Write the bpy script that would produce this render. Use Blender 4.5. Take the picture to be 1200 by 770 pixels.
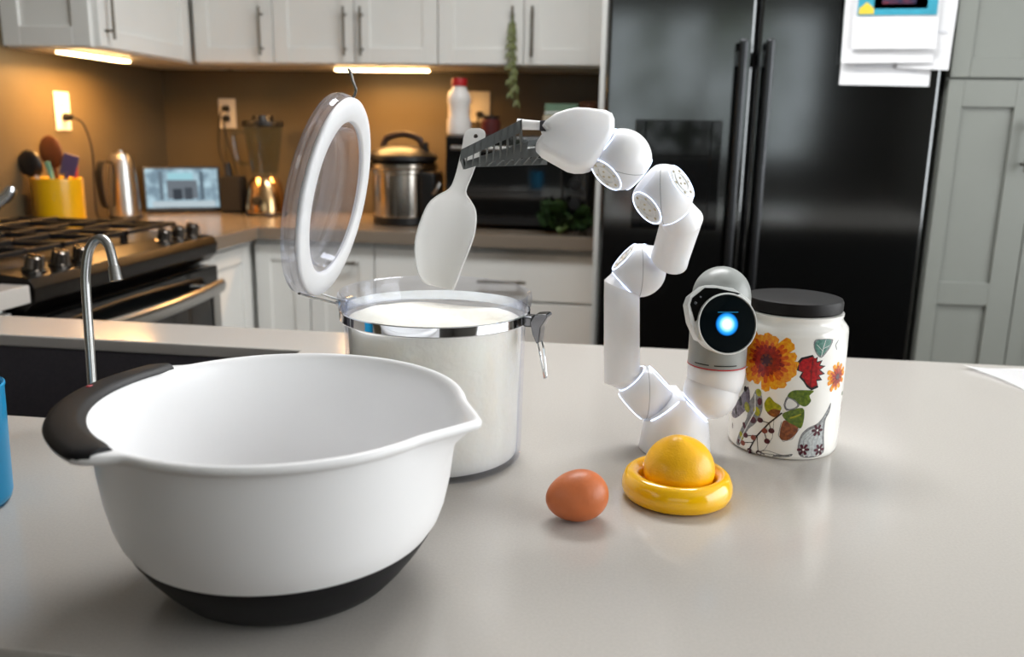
import bpy, bmesh, math, random
from math import sin, cos, pi, radians, sqrt, atan2
from mathutils import Vector, Matrix

random.seed(7)
for o in list(bpy.data.objects):
    bpy.data.objects.remove(o)
S = bpy.context.scene
COL = S.collection
CZ = 0.92                      # height of the worktops above the floor; everything below is measured from the worktop

# ------------------------------------------------------------------ camera
F_PX, PITCH, ROLL, YAW, CAM_H = 1010.0, radians(12.7), radians(1.07), radians(7.6), 0.335
FW = Vector((-sin(YAW) * cos(PITCH), cos(YAW) * cos(PITCH), -sin(PITCH)))
R0 = Vector((cos(YAW), sin(YAW), 0))
U0 = R0.cross(FW)
RT = R0 * cos(ROLL) + U0 * sin(ROLL)
UP = RT.cross(FW)
CAM = Vector((0, 0, CAM_H))
cam_data = bpy.data.cameras.new('camera')
cam_data.sensor_fit = 'HORIZONTAL'
cam_data.sensor_width = 36
cam_data.lens = F_PX * 36 / 1200
cam_data.clip_start = 0.01
cam_data.dof.use_dof = True
cam_data.dof.focus_distance = 0.84
cam_data.dof.aperture_fstop = 5.6
cam = bpy.data.objects.new('camera', cam_data)
COL.objects.link(cam)
cam.matrix_world = Matrix((
    (RT.x, UP.x, -FW.x, 0), (RT.y, UP.y, -FW.y, 0), (RT.z, UP.z, -FW.z, CAM_H + CZ), (0, 0, 0, 1)))
S.camera = cam

# ------------------------------------------------------------------ world, daylight, exposure
S.view_settings.view_transform = 'Standard'
S.view_settings.look = 'None'
S.view_settings.gamma = 1.0
S.view_settings.use_curve_mapping = False
S.view_settings.exposure = 0.32
S.cycles.use_denoising = True
S.cycles.max_bounces = 10
S.cycles.transparent_max_bounces = 24
S.cycles.caustics_reflective = False
S.cycles.caustics_refractive = False
S.cycles.sample_clamp_indirect = 6.0
world = bpy.data.worlds.new('overcast_sky')
S.world = world
world.use_nodes = True
wn = world.node_tree.nodes
wn['Background'].inputs[0].default_value = (0.93, 0.97, 1.0, 1)
wn['Background'].inputs[1].default_value = 1.5

def area_light(name, loc, aim, sx, sy, power, color, portal=False):
    d = bpy.data.lights.new(name, 'AREA')
    d.shape = 'RECTANGLE'; d.size = sx; d.size_y = sy
    d.energy = power; d.color = color
    d.cycles.is_portal = portal
    o = bpy.data.objects.new(name, d); COL.objects.link(o)
    o.location = (loc[0], loc[1], loc[2] + CZ)
    o.rotation_euler = Vector(aim).to_track_quat('-Z', 'Y').to_euler()
    return o
WIN_R = (-0.6, 2.1, -0.1, 1.4)        # window in the right wall: y0, y1, z0, z1
WIN_N = (-1.3, 1.6, 0.15, 1.45)       # window in the wall behind the camera: x0, x1, z0, z1
area_light('daylight_side_window', (2.33, 0.75, 0.65), (-1, -0.05, -0.06), 2.6, 1.4, 42, (0.98, 0.99, 1.0))
area_light('daylight_rear_window', (0.15, -3.02, 0.8), (0, 1, -0.05), 2.8, 1.25, 30, (0.93, 0.97, 1.0), portal=True)

area_light('added_ceiling_fill', (-0.1, 1.75, 1.515), (0, 0, -1), 1.1, 0.5, 25, (0.97, 0.985, 1.0))  # added fill from above, out of view, to brighten worktops and cabinets

# ------------------------------------------------------------------ helpers
def at(px, py, Z):
    """3-D point seen at a pixel of the photograph at camera depth Z"""
    return CAM + Z * (FW + RT * ((px - 600) / F_PX) - UP * ((py - 385) / F_PX))

def lin(c):
    def f(v):
        v /= 255.0
        return v / 12.92 if v <= 0.04045 else ((v + 0.055) / 1.055) ** 2.4
    return (f(c[0]), f(c[1]), f(c[2]), 1)

MATS = {}
def mat(name, rgb, rough=0.5, metal=0.0, noise=0.0, scale=40.0, bump=0.0, bscale=None, spec=0.5, trans=0.0, ior=1.45,
        sss=0.0, sscale=0.008, coat=0.0, emit=None, estr=0.0, stretch=(1, 1, 1), alpha=1.0, col2=None, rnoise=0.0):
    if name in MATS: return MATS[name]
    m = bpy.data.materials.new(name); m.use_nodes = True
    nt = m.node_tree; N = nt.nodes; L = nt.links
    b = N['Principled BSDF']
    c = lin(rgb)
    b.inputs['Base Color'].default_value = c
    b.inputs['Roughness'].default_value = rough
    b.inputs['Metallic'].default_value = metal
    b.inputs['Specular IOR Level'].default_value = spec
    b.inputs['Transmission Weight'].default_value = trans
    b.inputs['IOR'].default_value = ior
    b.inputs['Alpha'].default_value = alpha
    if sss:
        b.inputs['Subsurface Weight'].default_value = sss
        b.inputs['Subsurface Radius'].default_value = (1, 0.95, 0.9)
        b.inputs['Subsurface Scale'].default_value = sscale
    if coat:
        b.inputs['Coat Weight'].default_value = coat
        b.inputs['Coat Roughness'].default_value = 0.08
    if emit:
        b.inputs['Emission Color'].default_value = lin(emit)
        b.inputs['Emission Strength'].default_value = estr
    tc = mp = None
    if noise or bump or rnoise:
        tc = N.new('ShaderNodeTexCoord'); mp = N.new('ShaderNodeMapping')
        mp.inputs['Scale'].default_value = stretch
        L.new(tc.outputs['Object'], mp.inputs['Vector'])
        nz = N.new('ShaderNodeTexNoise'); nz.inputs['Scale'].default_value = scale
        nz.inputs['Detail'].default_value = 4
        L.new(mp.outputs[0], nz.inputs['Vector'])
        if noise:
            mx = N.new('ShaderNodeMix'); mx.data_type = 'RGBA'
            c2 = lin(col2) if col2 else tuple(max(0, v * (1 - noise)) for v in c[:3]) + (1,)
            mx.inputs['A'].default_value = c2
            mx.inputs['B'].default_value = c
            rp = N.new('ShaderNodeMapRange'); rp.inputs['From Min'].default_value = 0.35; rp.inputs['From Max'].default_value = 0.65
            L.new(nz.outputs['Fac'], rp.inputs['Value'])
            L.new(rp.outputs[0], mx.inputs['Factor'])
            L.new(mx.outputs['Result'], b.inputs['Base Color'])
        if rnoise:
            rr = N.new('ShaderNodeMapRange')
            rr.inputs['To Min'].default_value = rough - rnoise; rr.inputs['To Max'].default_value = rough + rnoise
            L.new(nz.outputs['Fac'], rr.inputs['Value']); L.new(rr.outputs[0], b.inputs['Roughness'])
        if bump:
            bp = N.new('ShaderNodeBump'); bp.inputs['Strength'].default_value = bump; bp.inputs['Distance'].default_value = 0.002
            n2 = nz
            if bscale:
                n2 = N.new('ShaderNodeTexNoise'); n2.inputs['Scale'].default_value = bscale; L.new(mp.outputs[0], n2.inputs['Vector'])
            L.new(n2.outputs['Fac'], bp.inputs['Height']); L.new(bp.outputs[0], b.inputs['Normal'])
    MATS[name] = m
    return m

def thin_glass(name, tint, rough=0.02, refl=0.5, haze=0.0):
    """thin clear pane: transparent, with fresnel reflection"""
    if name in MATS: return MATS[name]
    m = bpy.data.materials.new(name); m.use_nodes = True
    nt = m.node_tree; N = nt.nodes; L = nt.links
    N.remove(N['Principled BSDF'])
    tr = N.new('ShaderNodeBsdfTransparent'); tr.inputs[0].default_value = lin(tint)
    gl = N.new('ShaderNodeBsdfGlossy'); gl.inputs['Roughness'].default_value = rough; gl.inputs[0].default_value = (0.9, 0.93, 1, 1)
    lw = N.new('ShaderNodeLayerWeight'); lw.inputs['Blend'].default_value = 0.5
    pw = N.new('ShaderNodeMath'); pw.operation = 'POWER'; pw.inputs[1].default_value = 4.0
    L.new(lw.outputs['Facing'], pw.inputs[0])
    cv = N.new('ShaderNodeMath'); cv.operation = 'MULTIPLY_ADD'; cv.inputs[1].default_value = refl; cv.inputs[2].default_value = 0.02
    L.new(pw.outputs[0], cv.inputs[0])
    mx = N.new('ShaderNodeMixShader')
    L.new(cv.outputs[0], mx.inputs[0]); L.new(gl.outputs[0], mx.inputs[2])
    if haze:
        df = N.new('ShaderNodeBsdfDiffuse'); df.inputs[0].default_value = (0.9, 0.9, 0.92, 1)
        m2 = N.new('ShaderNodeMixShader'); m2.inputs[0].default_value = haze
        L.new(tr.outputs[0], m2.inputs[1]); L.new(df.outputs[0], m2.inputs[2]); L.new(m2.outputs[0], mx.inputs[1])
    else:
        L.new(tr.outputs[0], mx.inputs[1])
    L.new(mx.outputs[0], N['Material Output'].inputs[0])
    MATS[name] = m
    return m

def emitter(name, rgb, strength):
    if name in MATS: return MATS[name]
    m = bpy.data.materials.new(name); m.use_nodes = True
    N = m.node_tree.nodes; N.remove(N['Principled BSDF'])
    e = N.new('ShaderNodeEmission'); e.inputs[0].default_value = lin(rgb); e.inputs[1].default_value = strength
    m.node_tree.links.new(e.outputs[0], N['Material Output'].inputs[0])
    MATS[name] = m
    return m

def translucent(name, rgb, tl=0.35, rough=0.4):
    if name in MATS: return MATS[name]
    m = mat(name, rgb, rough, noise=0.03, scale=30)
    N = m.node_tree.nodes; L = m.node_tree.links
    t = N.new('ShaderNodeBsdfTranslucent'); t.inputs[0].default_value = lin(rgb)
    mx = N.new('ShaderNodeMixShader'); mx.inputs[0].default_value = tl
    L.new(N['Principled BSDF'].outputs[0], mx.inputs[1]); L.new(t.outputs[0], mx.inputs[2])
    L.new(mx.outputs[0], N['Material Output'].inputs[0])
    return m

# ---- mesh builders (bmesh in the parent's frame)
def B(): return bmesh.new()

def box(bm, x0, x1, y0, y1, z0, z1, bev=0.0, seg=2, M=None):
    t = bmesh.new()
    bmesh.ops.create_cube(t, size=1)
    for v in t.verts:
        v.co = Vector(((x0 + x1) / 2 + v.co.x * (x1 - x0), (y0 + y1) / 2 + v.co.y * (y1 - y0), (z0 + z1) / 2 + v.co.z * (z1 - z0)))
    if bev:
        bmesh.ops.bevel(t, geom=list(t.edges), offset=bev, segments=seg, profile=0.5, affect='EDGES')
    join(bm, t, M)
    return bm

def join(bm, t, M=None):
    if M is not None: t.transform(M)
    me = bpy.data.meshes.new('tmp'); t.to_mesh(me); t.free()
    bm.from_mesh(me); bpy.data.meshes.remove(me)

def lathe(bm, prof, n=48, M=None, closed=False, a0=0.0, a1=None):
    """revolve (r, z) pairs about z"""
    t = bmesh.new(); rows = []
    full = a1 is None
    k = n if full else n + 1
    for r, z in prof:
        if r < 1e-6:
            rows.append([t.verts.new((0, 0, z))])
        else:
            rows.append([t.verts.new((r * cos(a0 + ((2 * pi if full else a1 - a0)) * i / n), r * sin(a0 + ((2 * pi if full else a1 - a0)) * i / n), z)) for i in range(k)])
    pairs = list(zip(rows[:-1], rows[1:]))
    if closed: pairs.append((rows[-1], rows[0]))
    for A, C in pairs:
        if len(A) == 1 and len(C) == 1: continue
        rng = range(n)
        for i in rng:
            j = (i + 1) % n if full else i + 1
            if len(A) == 1: t.faces.new((A[0], C[j], C[i]))
            elif len(C) == 1: t.faces.new((A[i], A[j], C[0]))
            else: t.faces.new((A[i], A[j], C[j], C[i]))
    bmesh.ops.recalc_face_normals(t, faces=list(t.faces))
    join(bm, t, M)
    return bm

def loft(bm, rings, cap=True, closed=True):
    t = bmesh.new()
    R = [[t.verts.new(p) for p in r] for r in rings]
    n = len(R[0])
    for A, C in zip(R[:-1], R[1:]):
        for i in range(n if closed else n - 1):
            j = (i + 1) % n
            t.faces.new((A[i], A[j], C[j], C[i]))
    if cap and closed:
        t.faces.new(list(reversed(R[0]))); t.faces.new(R[-1])
    bmesh.ops.recalc_face_normals(t, faces=list(t.faces))
    join(bm, t)
    return bm

def ring_pts(c, nrm, r, n=24, ref=None):
    nrm = Vector(nrm).normalized()
    ref = Vector(ref) if ref is not None else Vector((0, 0, 1))
    if abs(nrm.dot(ref)) > 0.95: ref = Vector((0, 1, 0))
    a = nrm.cross(ref).normalized(); b = nrm.cross(a)
    return [Vector(c) + a * (r * cos(2 * pi * i / n)) + b * (r * sin(2 * pi * i / n)) for i in range(n)]

def tube(bm, pts, r, n=10, cap=True):
    pts = [Vector(p) for p in pts]
    rs = r if isinstance(r, (list, tuple)) else [r] * len(pts)
    d = (pts[1] - pts[0]).normalized()
    ref = Vector((0, 0, 1)) if abs(d.z) < 0.9 else Vector((0, 1, 0))
    a = d.cross(ref).normalized()
    rings = []
    for i, p in enumerate(pts):
        if i == 0: t = pts[1] - p
        elif i == len(pts) - 1: t = p - pts[-2]
        else: t = (pts[i + 1] - p).normalized() + (p - pts[i - 1]).normalized()
        t = t.normalized()
        a = (a - t * a.dot(t)).normalized(); b = t.cross(a)
        rings.append([p + a * (rs[i] * cos(2 * pi * k / n)) + b * (rs[i] * sin(2 * pi * k / n)) for k in range(n)])
    return loft(bm, rings, cap)

def smooth_path(pts, k=6):
    """Catmull-Rom"""
    P = [Vector(p) for p in pts]; P = [P[0]] + P + [P[-1]]; out = []
    for i in range(1, len(P) - 2):
        for s in range(k):
            t = s / k
            out.append(0.5 * ((2 * P[i]) + (P[i + 1] - P[i - 1]) * t + (2 * P[i - 1] - 5 * P[i] + 4 * P[i + 1] - P[i + 2]) * t * t + (3 * P[i] - P[i - 1] - 3 * P[i + 1] + P[i + 2]) * t ** 3))
    out.append(P[-2])
    return out

def prism(bm, pts, dvec, bev=0.0, seg=2, M=None):
    """extrude a planar polygon by dvec, bevel its edges"""
    t = bmesh.new()
    vs = [t.verts.new(p) for p in pts]
    f = t.faces.new(vs)
    g = bmesh.ops.extrude_face_region(t, geom=[f])
    for v in g['geom']:
        if isinstance(v, bmesh.types.BMVert): v.co += Vector(dvec)
    bmesh.ops.recalc_face_normals(t, faces=list(t.faces))
    if bev: bmesh.ops.bevel(t, geom=list(t.edges), offset=bev, segments=seg, profile=0.5, affect='EDGES', clamp_overlap=True)
    join(bm, t, M)
    return bm

def ellipsoid(bm, c, rx, ry, rz, M=None, u=24, v=16, fn=None):
    t = bmesh.new(); bmesh.ops.create_uvsphere(t, u_segments=u, v_segments=v, radius=1)
    for w in t.verts:
        p = w.co.copy()
        if fn: p = fn(p)
        w.co = Vector((p.x * rx, p.y * ry, p.z * rz))
    if M is not None: t.transform(M)
    for w in t.verts: w.co += Vector(c)
    join(bm, t)
    return bm

def obj(name, bm, m, parent=None, smooth=True, angle=35, origin=None, kind=None, wn=True):
    if origin is not None:
        for v in bm.verts: v.co -= Vector(origin)
    me = bpy.data.meshes.new(name); bm.to_mesh(me); bm.free()
    if isinstance(m, (list, tuple)):
        for q in m: me.materials.append(q)
    else:
        me.materials.append(m)
    if smooth:
        for p in me.polygons: p.use_smooth = True
        me.set_sharp_from_angle(angle=radians(angle))
    o = bpy.data.objects.new(name, me); COL.objects.link(o)
    if smooth and wn and len(me.polygons) < 400:
        w = o.modifiers.new('weighted_normals', 'WEIGHTED_NORMAL'); w.keep_sharp = True
    if parent is not None: o.parent = parent
    if kind: o['kind'] = kind
    return o

def tag(o, label, cat, group=None, kind=None):
    o['label'] = label; o['category'] = cat
    if group: o['group'] = group
    if kind: o['kind'] = kind
    return o

def thing(name, label, cat, loc=(0, 0, 0), rotz=0.0, group=None):
    o = bpy.data.objects.new(name, None); COL.objects.link(o)
    o.location = loc; o.rotation_euler = (0, 0, rotz); o.empty_display_size = 0.05
    return tag(o, label, cat, group)

def struct(name, bm, m, parent=None, smooth=False):
    o = obj(name, bm, m, parent, smooth)
    o['kind'] = 'structure'
    return o

# ------------------------------------------------------------------ materials
WHITE_CAB = mat('cabinet_paint', (226, 226, 222), 0.38, noise=0.03, scale=6)
CAB_GREY = mat('pantry_paint', (132, 135, 129), 0.4, noise=0.03, scale=6)
WALL = mat('taupe_wall', (90, 79, 59), 0.42, noise=0.06, scale=8)
NEARWALL = mat('rear_wall_paint', (112, 110, 106), 0.7, noise=0.03, scale=5)
ROOMWALL = mat('room_wall', (150, 147, 141), 0.7, noise=0.03, scale=5)
CEIL = mat('ceiling_paint', (232, 231, 228), 0.8, noise=0.02, scale=5)
FLOOR = mat('floor_wood', (120, 98, 78), 0.45, noise=0.35, scale=6, stretch=(1, 12, 1))
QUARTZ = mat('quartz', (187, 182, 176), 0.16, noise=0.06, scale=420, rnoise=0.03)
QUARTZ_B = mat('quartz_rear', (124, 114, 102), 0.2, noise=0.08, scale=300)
STEEL = mat('brushed_steel', (190, 190, 188), 0.28, 1.0, noise=0.12, scale=60, stretch=(1, 1, 20))
CHROME = mat('chrome', (225, 228, 232), 0.07, 1.0, noise=0.02)
DARKSTEEL = mat('dark_steel', (58, 56, 54), 0.3, 1.0, noise=0.15, scale=60, stretch=(20, 1, 1))
NICKEL = mat('nickel', (112, 106, 96), 0.45, 1.0, noise=0.05)
BLACK = mat('black_plastic', (18, 18, 19), 0.4, noise=0.15, scale=50)
BLACKGLOSS = mat('black_gloss', (8, 9, 10), 0.06, noise=0.05, spec=0.6)
RUBBER = mat('black_rubber', (13, 13, 17), 0.5, noise=0.2, scale=80, spec=0.35)
# ------------------------------------------------------------------ the room
XL, XR, YF, YN, ZF, ZT = -1.97, 2.3, 3.52, -3.0, -CZ, 1.55
T = 0.12
struct('floor', box(B(), XL - T, XR + T, YN - T, YF + T, ZF - 0.1, ZF), FLOOR)
struct('ceiling', box(B(), XL - T, XR + T, YN - T, YF + T, ZT, ZT + 0.1), CEIL)
struct('wall_back', box(B(), XL - T, XR + T, YF, YF + T, ZF, ZT), WALL)
struct('wall_left', box(B(), XL - T, XL, YN, YF, ZF, ZT), WALL)
bm = B()
y0, y1, z0, z1 = WIN_R
box(bm, XR, XR + T, YN, y0, ZF, ZT); box(bm, XR, XR + T, y1, YF, ZF, ZT)
box(bm, XR, XR + T, y0, y1, ZF, z0); box(bm, XR, XR + T, y0, y1, z1, ZT)
struct('wall_right', bm, ROOMWALL)
bm = B()
x0, x1, z0, z1 = WIN_N
box(bm, XL - T, x0, YN - T, YN, ZF, ZT); box(bm, x1, XR + T, YN - T, YN, ZF, ZT)
box(bm, x0, x1, YN - T, YN, ZF, z0); box(bm, x0, x1, YN - T, YN, z1, ZT)
struct('wall_near', bm, NEARWALL)
WINFRAME = mat('window_frame_paint', (235, 235, 232), 0.4, noise=0.02)
PANE = thin_glass('window_glass', (250, 252, 252), 0.01, 0.3)
def window(name, a0, a1, b0, b1, place, cols):
    """frame in local x-z, centred on y = 0"""
    w = bpy.data.objects.new(name, None); COL.objects.link(w); w['kind'] = 'structure'
    w.location, w.rotation_euler = place
    bm = B(); f = 0.05
    for q in ((a0, a0 + f, b0, b1), (a1 - f, a1, b0, b1), (a0 + f, a1 - f, b0, b0 + f), (a0 + f, a1 - f, b1 - f, b1)):
        box(bm, q[0], q[1], -0.04, 0.04, q[2], q[3])
    for i in range(1, cols):
        c = a0 + (a1 - a0) * i / cols
        box(bm, c - 0.025, c + 0.025, -0.03, 0.03, b0 + f, b1 - f)
    obj('window_frame', bm, WINFRAME, w, False)
    for i in range(cols):
        c0 = a0 + (a1 - a0) * i / cols + (f if i == 0 else 0.025); c1 = a0 + (a1 - a0) * (i + 1) / cols - (f if i == cols - 1 else 0.025)
        obj('pane', box(B(), c0, c1, -0.002, 0.002, b0 + f, b1 - f), PANE, w, False)
window('window_1', WIN_R[0] + 0.002, WIN_R[1] - 0.002, WIN_R[2] + 0.002, WIN_R[3] - 0.002, ((XR + T / 2 + 0.05, 0, 0), (0, 0, pi / 2)), 2)
window('window_2', WIN_N[0] + 0.002, WIN_N[1] - 0.002, WIN_N[2] + 0.002, WIN_N[3] - 0.002, ((0, YN - T / 2, 0), (0, 0, 0)), 3)

t = thing('added_fill_panel', 'flat white fill panel added out of view above the aisle behind the island', 'lamp', (-0.1, 1.75, ZT))  # unseen panel added to carry the overhead fill light
obj('fill_frame', box(B(), -0.58, 0.58, -0.28, 0.28, -0.018, -0.0005, 0.004, 2), WINFRAME, t)
obj('fill_diffuser', box(B(), -0.55, 0.55, -0.25, 0.25, -0.024, -0.0185, 0.002, 1), emitter('fill_white', (255, 250, 242), 3.0), t)

# garden outside the window behind the camera, seen only as reflections
LEAFM = mat('garden_leaves', (150, 164, 104), 0.6, noise=0.7, scale=9, col2=(60, 78, 40))
LAWN = mat('lawn', (96, 112, 64), 0.9, noise=0.4, scale=3)
struct('ground', box(B(), -14, 14, -18, YN - T - 0.02, ZF - 0.2, ZF - 0.12), LAWN)
for i, (hx, hy, hr, hh, lab) in enumerate(((-1.6, -6.2, 1.1, 3.0, 'tall leafy garden tree left of the rear window'), (0.7, -7.0, 1.3, 3.6, 'broad leafy garden tree facing the rear window'),
                                (2.9, -6.0, 1.0, 2.6, 'rounded leafy garden bush right of the rear window'))):
    t = thing('garden_tree', lab, 'tree', (hx, hy, ZF - 0.12))
    obj('trunk', tube(B(), [(0, 0, 0), (0.03, 0, hh * 0.5)], [0.12, 0.08], 8), mat('bark', (86, 70, 54), 0.9, noise=0.4, scale=20), t)
    bm = B()
    for k in range(420):
        a, e, rr = random.uniform(0, 2 * pi), random.uniform(-1, 1), hr * random.uniform(0.55, 1.0)
        c = Vector((rr * cos(a) * sqrt(1 - e * e), rr * sin(a) * sqrt(1 - e * e), hh * 0.6 + rr * e * 1.2))
        u = Vector((random.gauss(0, 1), random.gauss(0, 1), random.gauss(0, 1))).normalized(); w = u.orthogonal().normalized()
        s = random.uniform(0.07, 0.16)
        vs = [bm.verts.new(c + u * s), bm.verts.new(c + w * s * 0.6), bm.verts.new(c - u * s), bm.verts.new(c - w * s * 0.6)]
        bm.faces.new(vs)
    obj('leaves', bm, LEAFM, t, False, kind='stuff')

# ------------------------------------------------------------------ island worktop, island, sink
def slab_with_hole(xs, ys, z0, z1, holes, bev=0.003):
    bm = bmesh.new()
    V = {}
    def v(i, j):
        if (i, j) not in V: V[i, j] = bm.verts.new((xs[i], ys[j], z1))
        return V[i, j]
    fs = []
    for i in range(len(xs) - 1):
        for j in range(len(ys) - 1):
            if (i, j) in holes: continue
            fs.append(bm.faces.new((v(i, j), v(i + 1, j), v(i + 1, j + 1), v(i, j + 1))))
    g = bmesh.ops.extrude_face_region(bm, geom=fs)
    for q in g['geom']:
        if isinstance(q, bmesh.types.BMVert): q.co.z = z0
    bmesh.ops.recalc_face_normals(bm, faces=list(bm.faces))
    es = [e for e in bm.edges if len(e.link_faces) == 2 and e.calc_face_angle() > 0.5]
    bmesh.ops.bevel(bm, geom=es, offset=bev, segments=2, profile=0.5, affect='EDGES')
    return bm
SX0, SX1, SY0, SY1 = -1.22, -0.50, 0.885, 1.25
tag(obj('island_worktop', slab_with_hole([-1.265, SX0, SX1, 1.35], [0.456, SY0, SY1, 1.384], -0.02, 0, {(1, 1)}), QUARTZ),
    'pale grey speckled stone worktop under the white mixing bowl and jar', 'worktop')
t = thing('island_cabinet', 'charcoal island cabinet below the pale stone worktop', 'cabinet', (0, 0, ZF))
bm = B()
box(bm, -1.25, 1.3, 0.66, 0.68, 0.1, CZ - 0.021); box(bm, -1.25, 1.3, 1.34, 1.36, 0.1, CZ - 0.021)
box(bm, -1.265, -1.25, 0.66, 1.36, 0, CZ - 0.021); box(bm, 1.3, 1.32, 0.66, 1.36, 0, CZ - 0.021); box(bm, -1.25, 1.3, 0.68, 1.34, 0.1, 0.12)
obj('body', bm, mat('island_charcoal', (44, 45, 47), 0.5, noise=0.08), t, False)
obj('plinth', box(B(), -1.2, 1.25, 0.72, 1.3, 0, 0.1), BLACK, t, False)
SINKM = mat('sink_composite', (78, 75, 80), 0.35, noise=0.15, scale=200)
t = thing('kitchen_sink', 'dark grey undermount sink behind the mixing bowl', 'sink', ((SX0 + SX1) / 2, (SY0 + SY1) / 2, -0.24))
hx, hy, d = (SX1 - SX0) / 2 + 0.004, (SY1 - SY0) / 2 + 0.004, 0.2185
def rr_ring(hx, hy, r, z, n=6):
    out = []
    for cx, cy, a in ((hx - r, hy - r, 0), (-hx + r, hy - r, pi / 2), (-hx + r, -hy + r, pi), (hx - r, -hy + r, 1.5 * pi)):
        for k in range(n + 1):
            w = a + pi / 2 * k / n
            out.append(Vector((cx + r * cos(w), cy + r * sin(w), z)))
    return out
bm = B()
loft(bm, [rr_ring(hx + 0.02, hy + 0.02, 0.05, d), rr_ring(hx, hy, 0.03, d), rr_ring(hx, hy, 0.03, d - 0.17), rr_ring(hx - 0.02, hy - 0.02, 0.03, d - 0.2), rr_ring(0.05, 0.05, 0.02, d - 0.205)], cap=False)
loft(bm, [rr_ring(hx + 0.02, hy + 0.02, 0.05, d - 0.0005), rr_ring(hx + 0.008, hy + 0.008, 0.03, d - 0.01), rr_ring(hx + 0.008, hy + 0.008, 0.03, d - 0.2), rr_ring(0.05, 0.05, 0.02, 0.004)], cap=False)
obj('basin', bm, SINKM, t)
bm = B(); lathe(bm, [(0.056, 0.012), (0.056, 0.018), (0.045, 0.018), (0.035, 0.008), (0, 0.008)], 24)
obj('drain', bm, STEEL, t)

# faucet standing on the near edge of the sink
fx, fy = -0.597, 0.868
t = thing('water_faucet', 'slim brushed steel gooseneck faucet beside the sink', 'faucet', (fx, fy, 0))
O = Vector((fx, fy, 0))
nk = at(100.5, 335, 0.985)
path = [O + Vector((0, 0, 0.012)), O.lerp(nk, 0.35), O.lerp(nk, 0.7), nk, at(101, 312, 0.985), at(104, 294, 0.985), at(110, 283, 0.985), at(118, 279.5, 0.985), at(125, 284, 0.985), at(129.5, 294, 0.985), at(133.5, 312, 0.985)]
bm = tube(B(), smooth_path(path, 6), 0.0053, 14)
obj('spout', bm, STEEL, t, origin=O)
tip0, tip1 = at(133.2, 311, 0.985), at(136.5, 329, 0.985)
obj('nozzle', tube(B(), [tip0, tip0 + (tip1 - tip0) * 0.15, tip1], [0.0054, 0.0066, 0.0072], 14), STEEL, t, origin=O)
obj('base_ring', lathe(B(), [(0, 0), (0.022, 0), (0.022, 0.006), (0.014, 0.012), (0.0, 0.014)], 24), STEEL, t)

# ------------------------------------------------------------------ rear and left worktops
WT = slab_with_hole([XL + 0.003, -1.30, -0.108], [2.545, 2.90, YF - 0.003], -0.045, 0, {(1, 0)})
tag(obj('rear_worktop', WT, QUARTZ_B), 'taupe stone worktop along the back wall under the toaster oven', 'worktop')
tag(obj('side_worktop', box(B(), XL + 0.003, -1.272, 0.5, 1.672, -0.04, 0, 0.003), QUARTZ), 'short stone worktop at the left, nearer than the black range', 'worktop')

# ---- cabinets
def shaker(bm, x0, x1, z0, z1, rail=0.055, t=0.02, y=0.0):
    """door leaf in x-z whose front is y - t .. y, panel set back"""
    box(bm, x0, x0 + rail, y - t, y, z0, z1, 0.0015, 1); box(bm, x1 - rail, x1, y - t, y, z0, z1, 0.0015, 1)
    box(bm, x0 + rail, x1 - rail, y - t, y, z0, z0 + rail, 0.0015, 1); box(bm, x0 + rail, x1 - rail, y - t, y, z1 - rail, z1, 0.0015, 1)
    box(bm, x0 + rail - 0.002, x1 - rail + 0.002, y - t + 0.009, y - 0.002, z0 + rail - 0.002, z1 - rail + 0.002)
    return bm
def pull(bm, x, z, ln, y, vert=True, r=0.005):
    a = (x, y - 0.03, z - ln / 2) if vert else (x - ln / 2, y - 0.03, z)
    b = (x, y - 0.03, z + ln / 2) if vert else (x + ln / 2, y - 0.03, z)
    tube(bm, [a, b], r, 10)
    for s in (0.15, 0.85):
        p = Vector(a).lerp(Vector(b), s)
        tube(bm, [p, (p.x, y + 0.001, p.z)], r * 0.8, 8)
    return bm
def cabinet(name, label, loc, rotz, w, depth, h, fronts, group=None, m=WHITE_CAB, plinth=False, end=None):
    """fronts: (kind, x0, x1, z0, z1, handle) ; local front face y = 0, body behind it"""
    t = thing(name, label, 'cabinet', loc, rotz, group)
    zb = 0.1 if plinth else 0
    obj('body', box(B(), 0.001, w - 0.001, 0.021, depth, zb, h, 0.001, 1), m, t, False)
    if plinth: obj('plinth', box(B(), 0.002, w - 0.002, 0.07, depth, 0, zb), BLACK, t, False)
    for kind, x0, x1, z0, z1, hd in fronts:
        if kind == 'flat': bm = box(B(), x0 + 0.0015, x1 - 0.0015, 0, 0.02, z0 + 0.0015, z1 - 0.0015, 0.002, 2)
        else: bm = shaker(B(), x0 + 0.0015, x1 - 0.0015, z0 + 0.0015, z1 - 0.0015, y=0.02)
        dd = obj('drawer_front' if kind == 'flat' else 'door', bm, m, t, False)
        if hd: obj('handle', pull(B(), hd[0], hd[1], hd[2], 0.0, hd[3]), NICKEL, dd)
    return t
UZ = 0.572; UH = 0.9
UG = 'white wall cabinets'
cabinet('wall_cabinet', 'single-door white wall cabinet on the back wall next to the corner', (-1.642, 3.18, UZ), 0, 0.309, 0.337, UH,
        [('door', 0, 0.309, 0.004, UH, (0.27, 0.115, 0.17, True))], UG)
cabinet('wall_cabinet', 'two-door white wall cabinet directly above the middle light bar', (-1.332, 3.18, UZ), 0, 0.619, 0.337, UH,
        [('door', 0, 0.309, 0.004, UH, (0.278, 0.115, 0.17, True)), ('door', 0.31, 0.619, 0.004, UH, (0.34, 0.115, 0.17, True))], UG)
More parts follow.
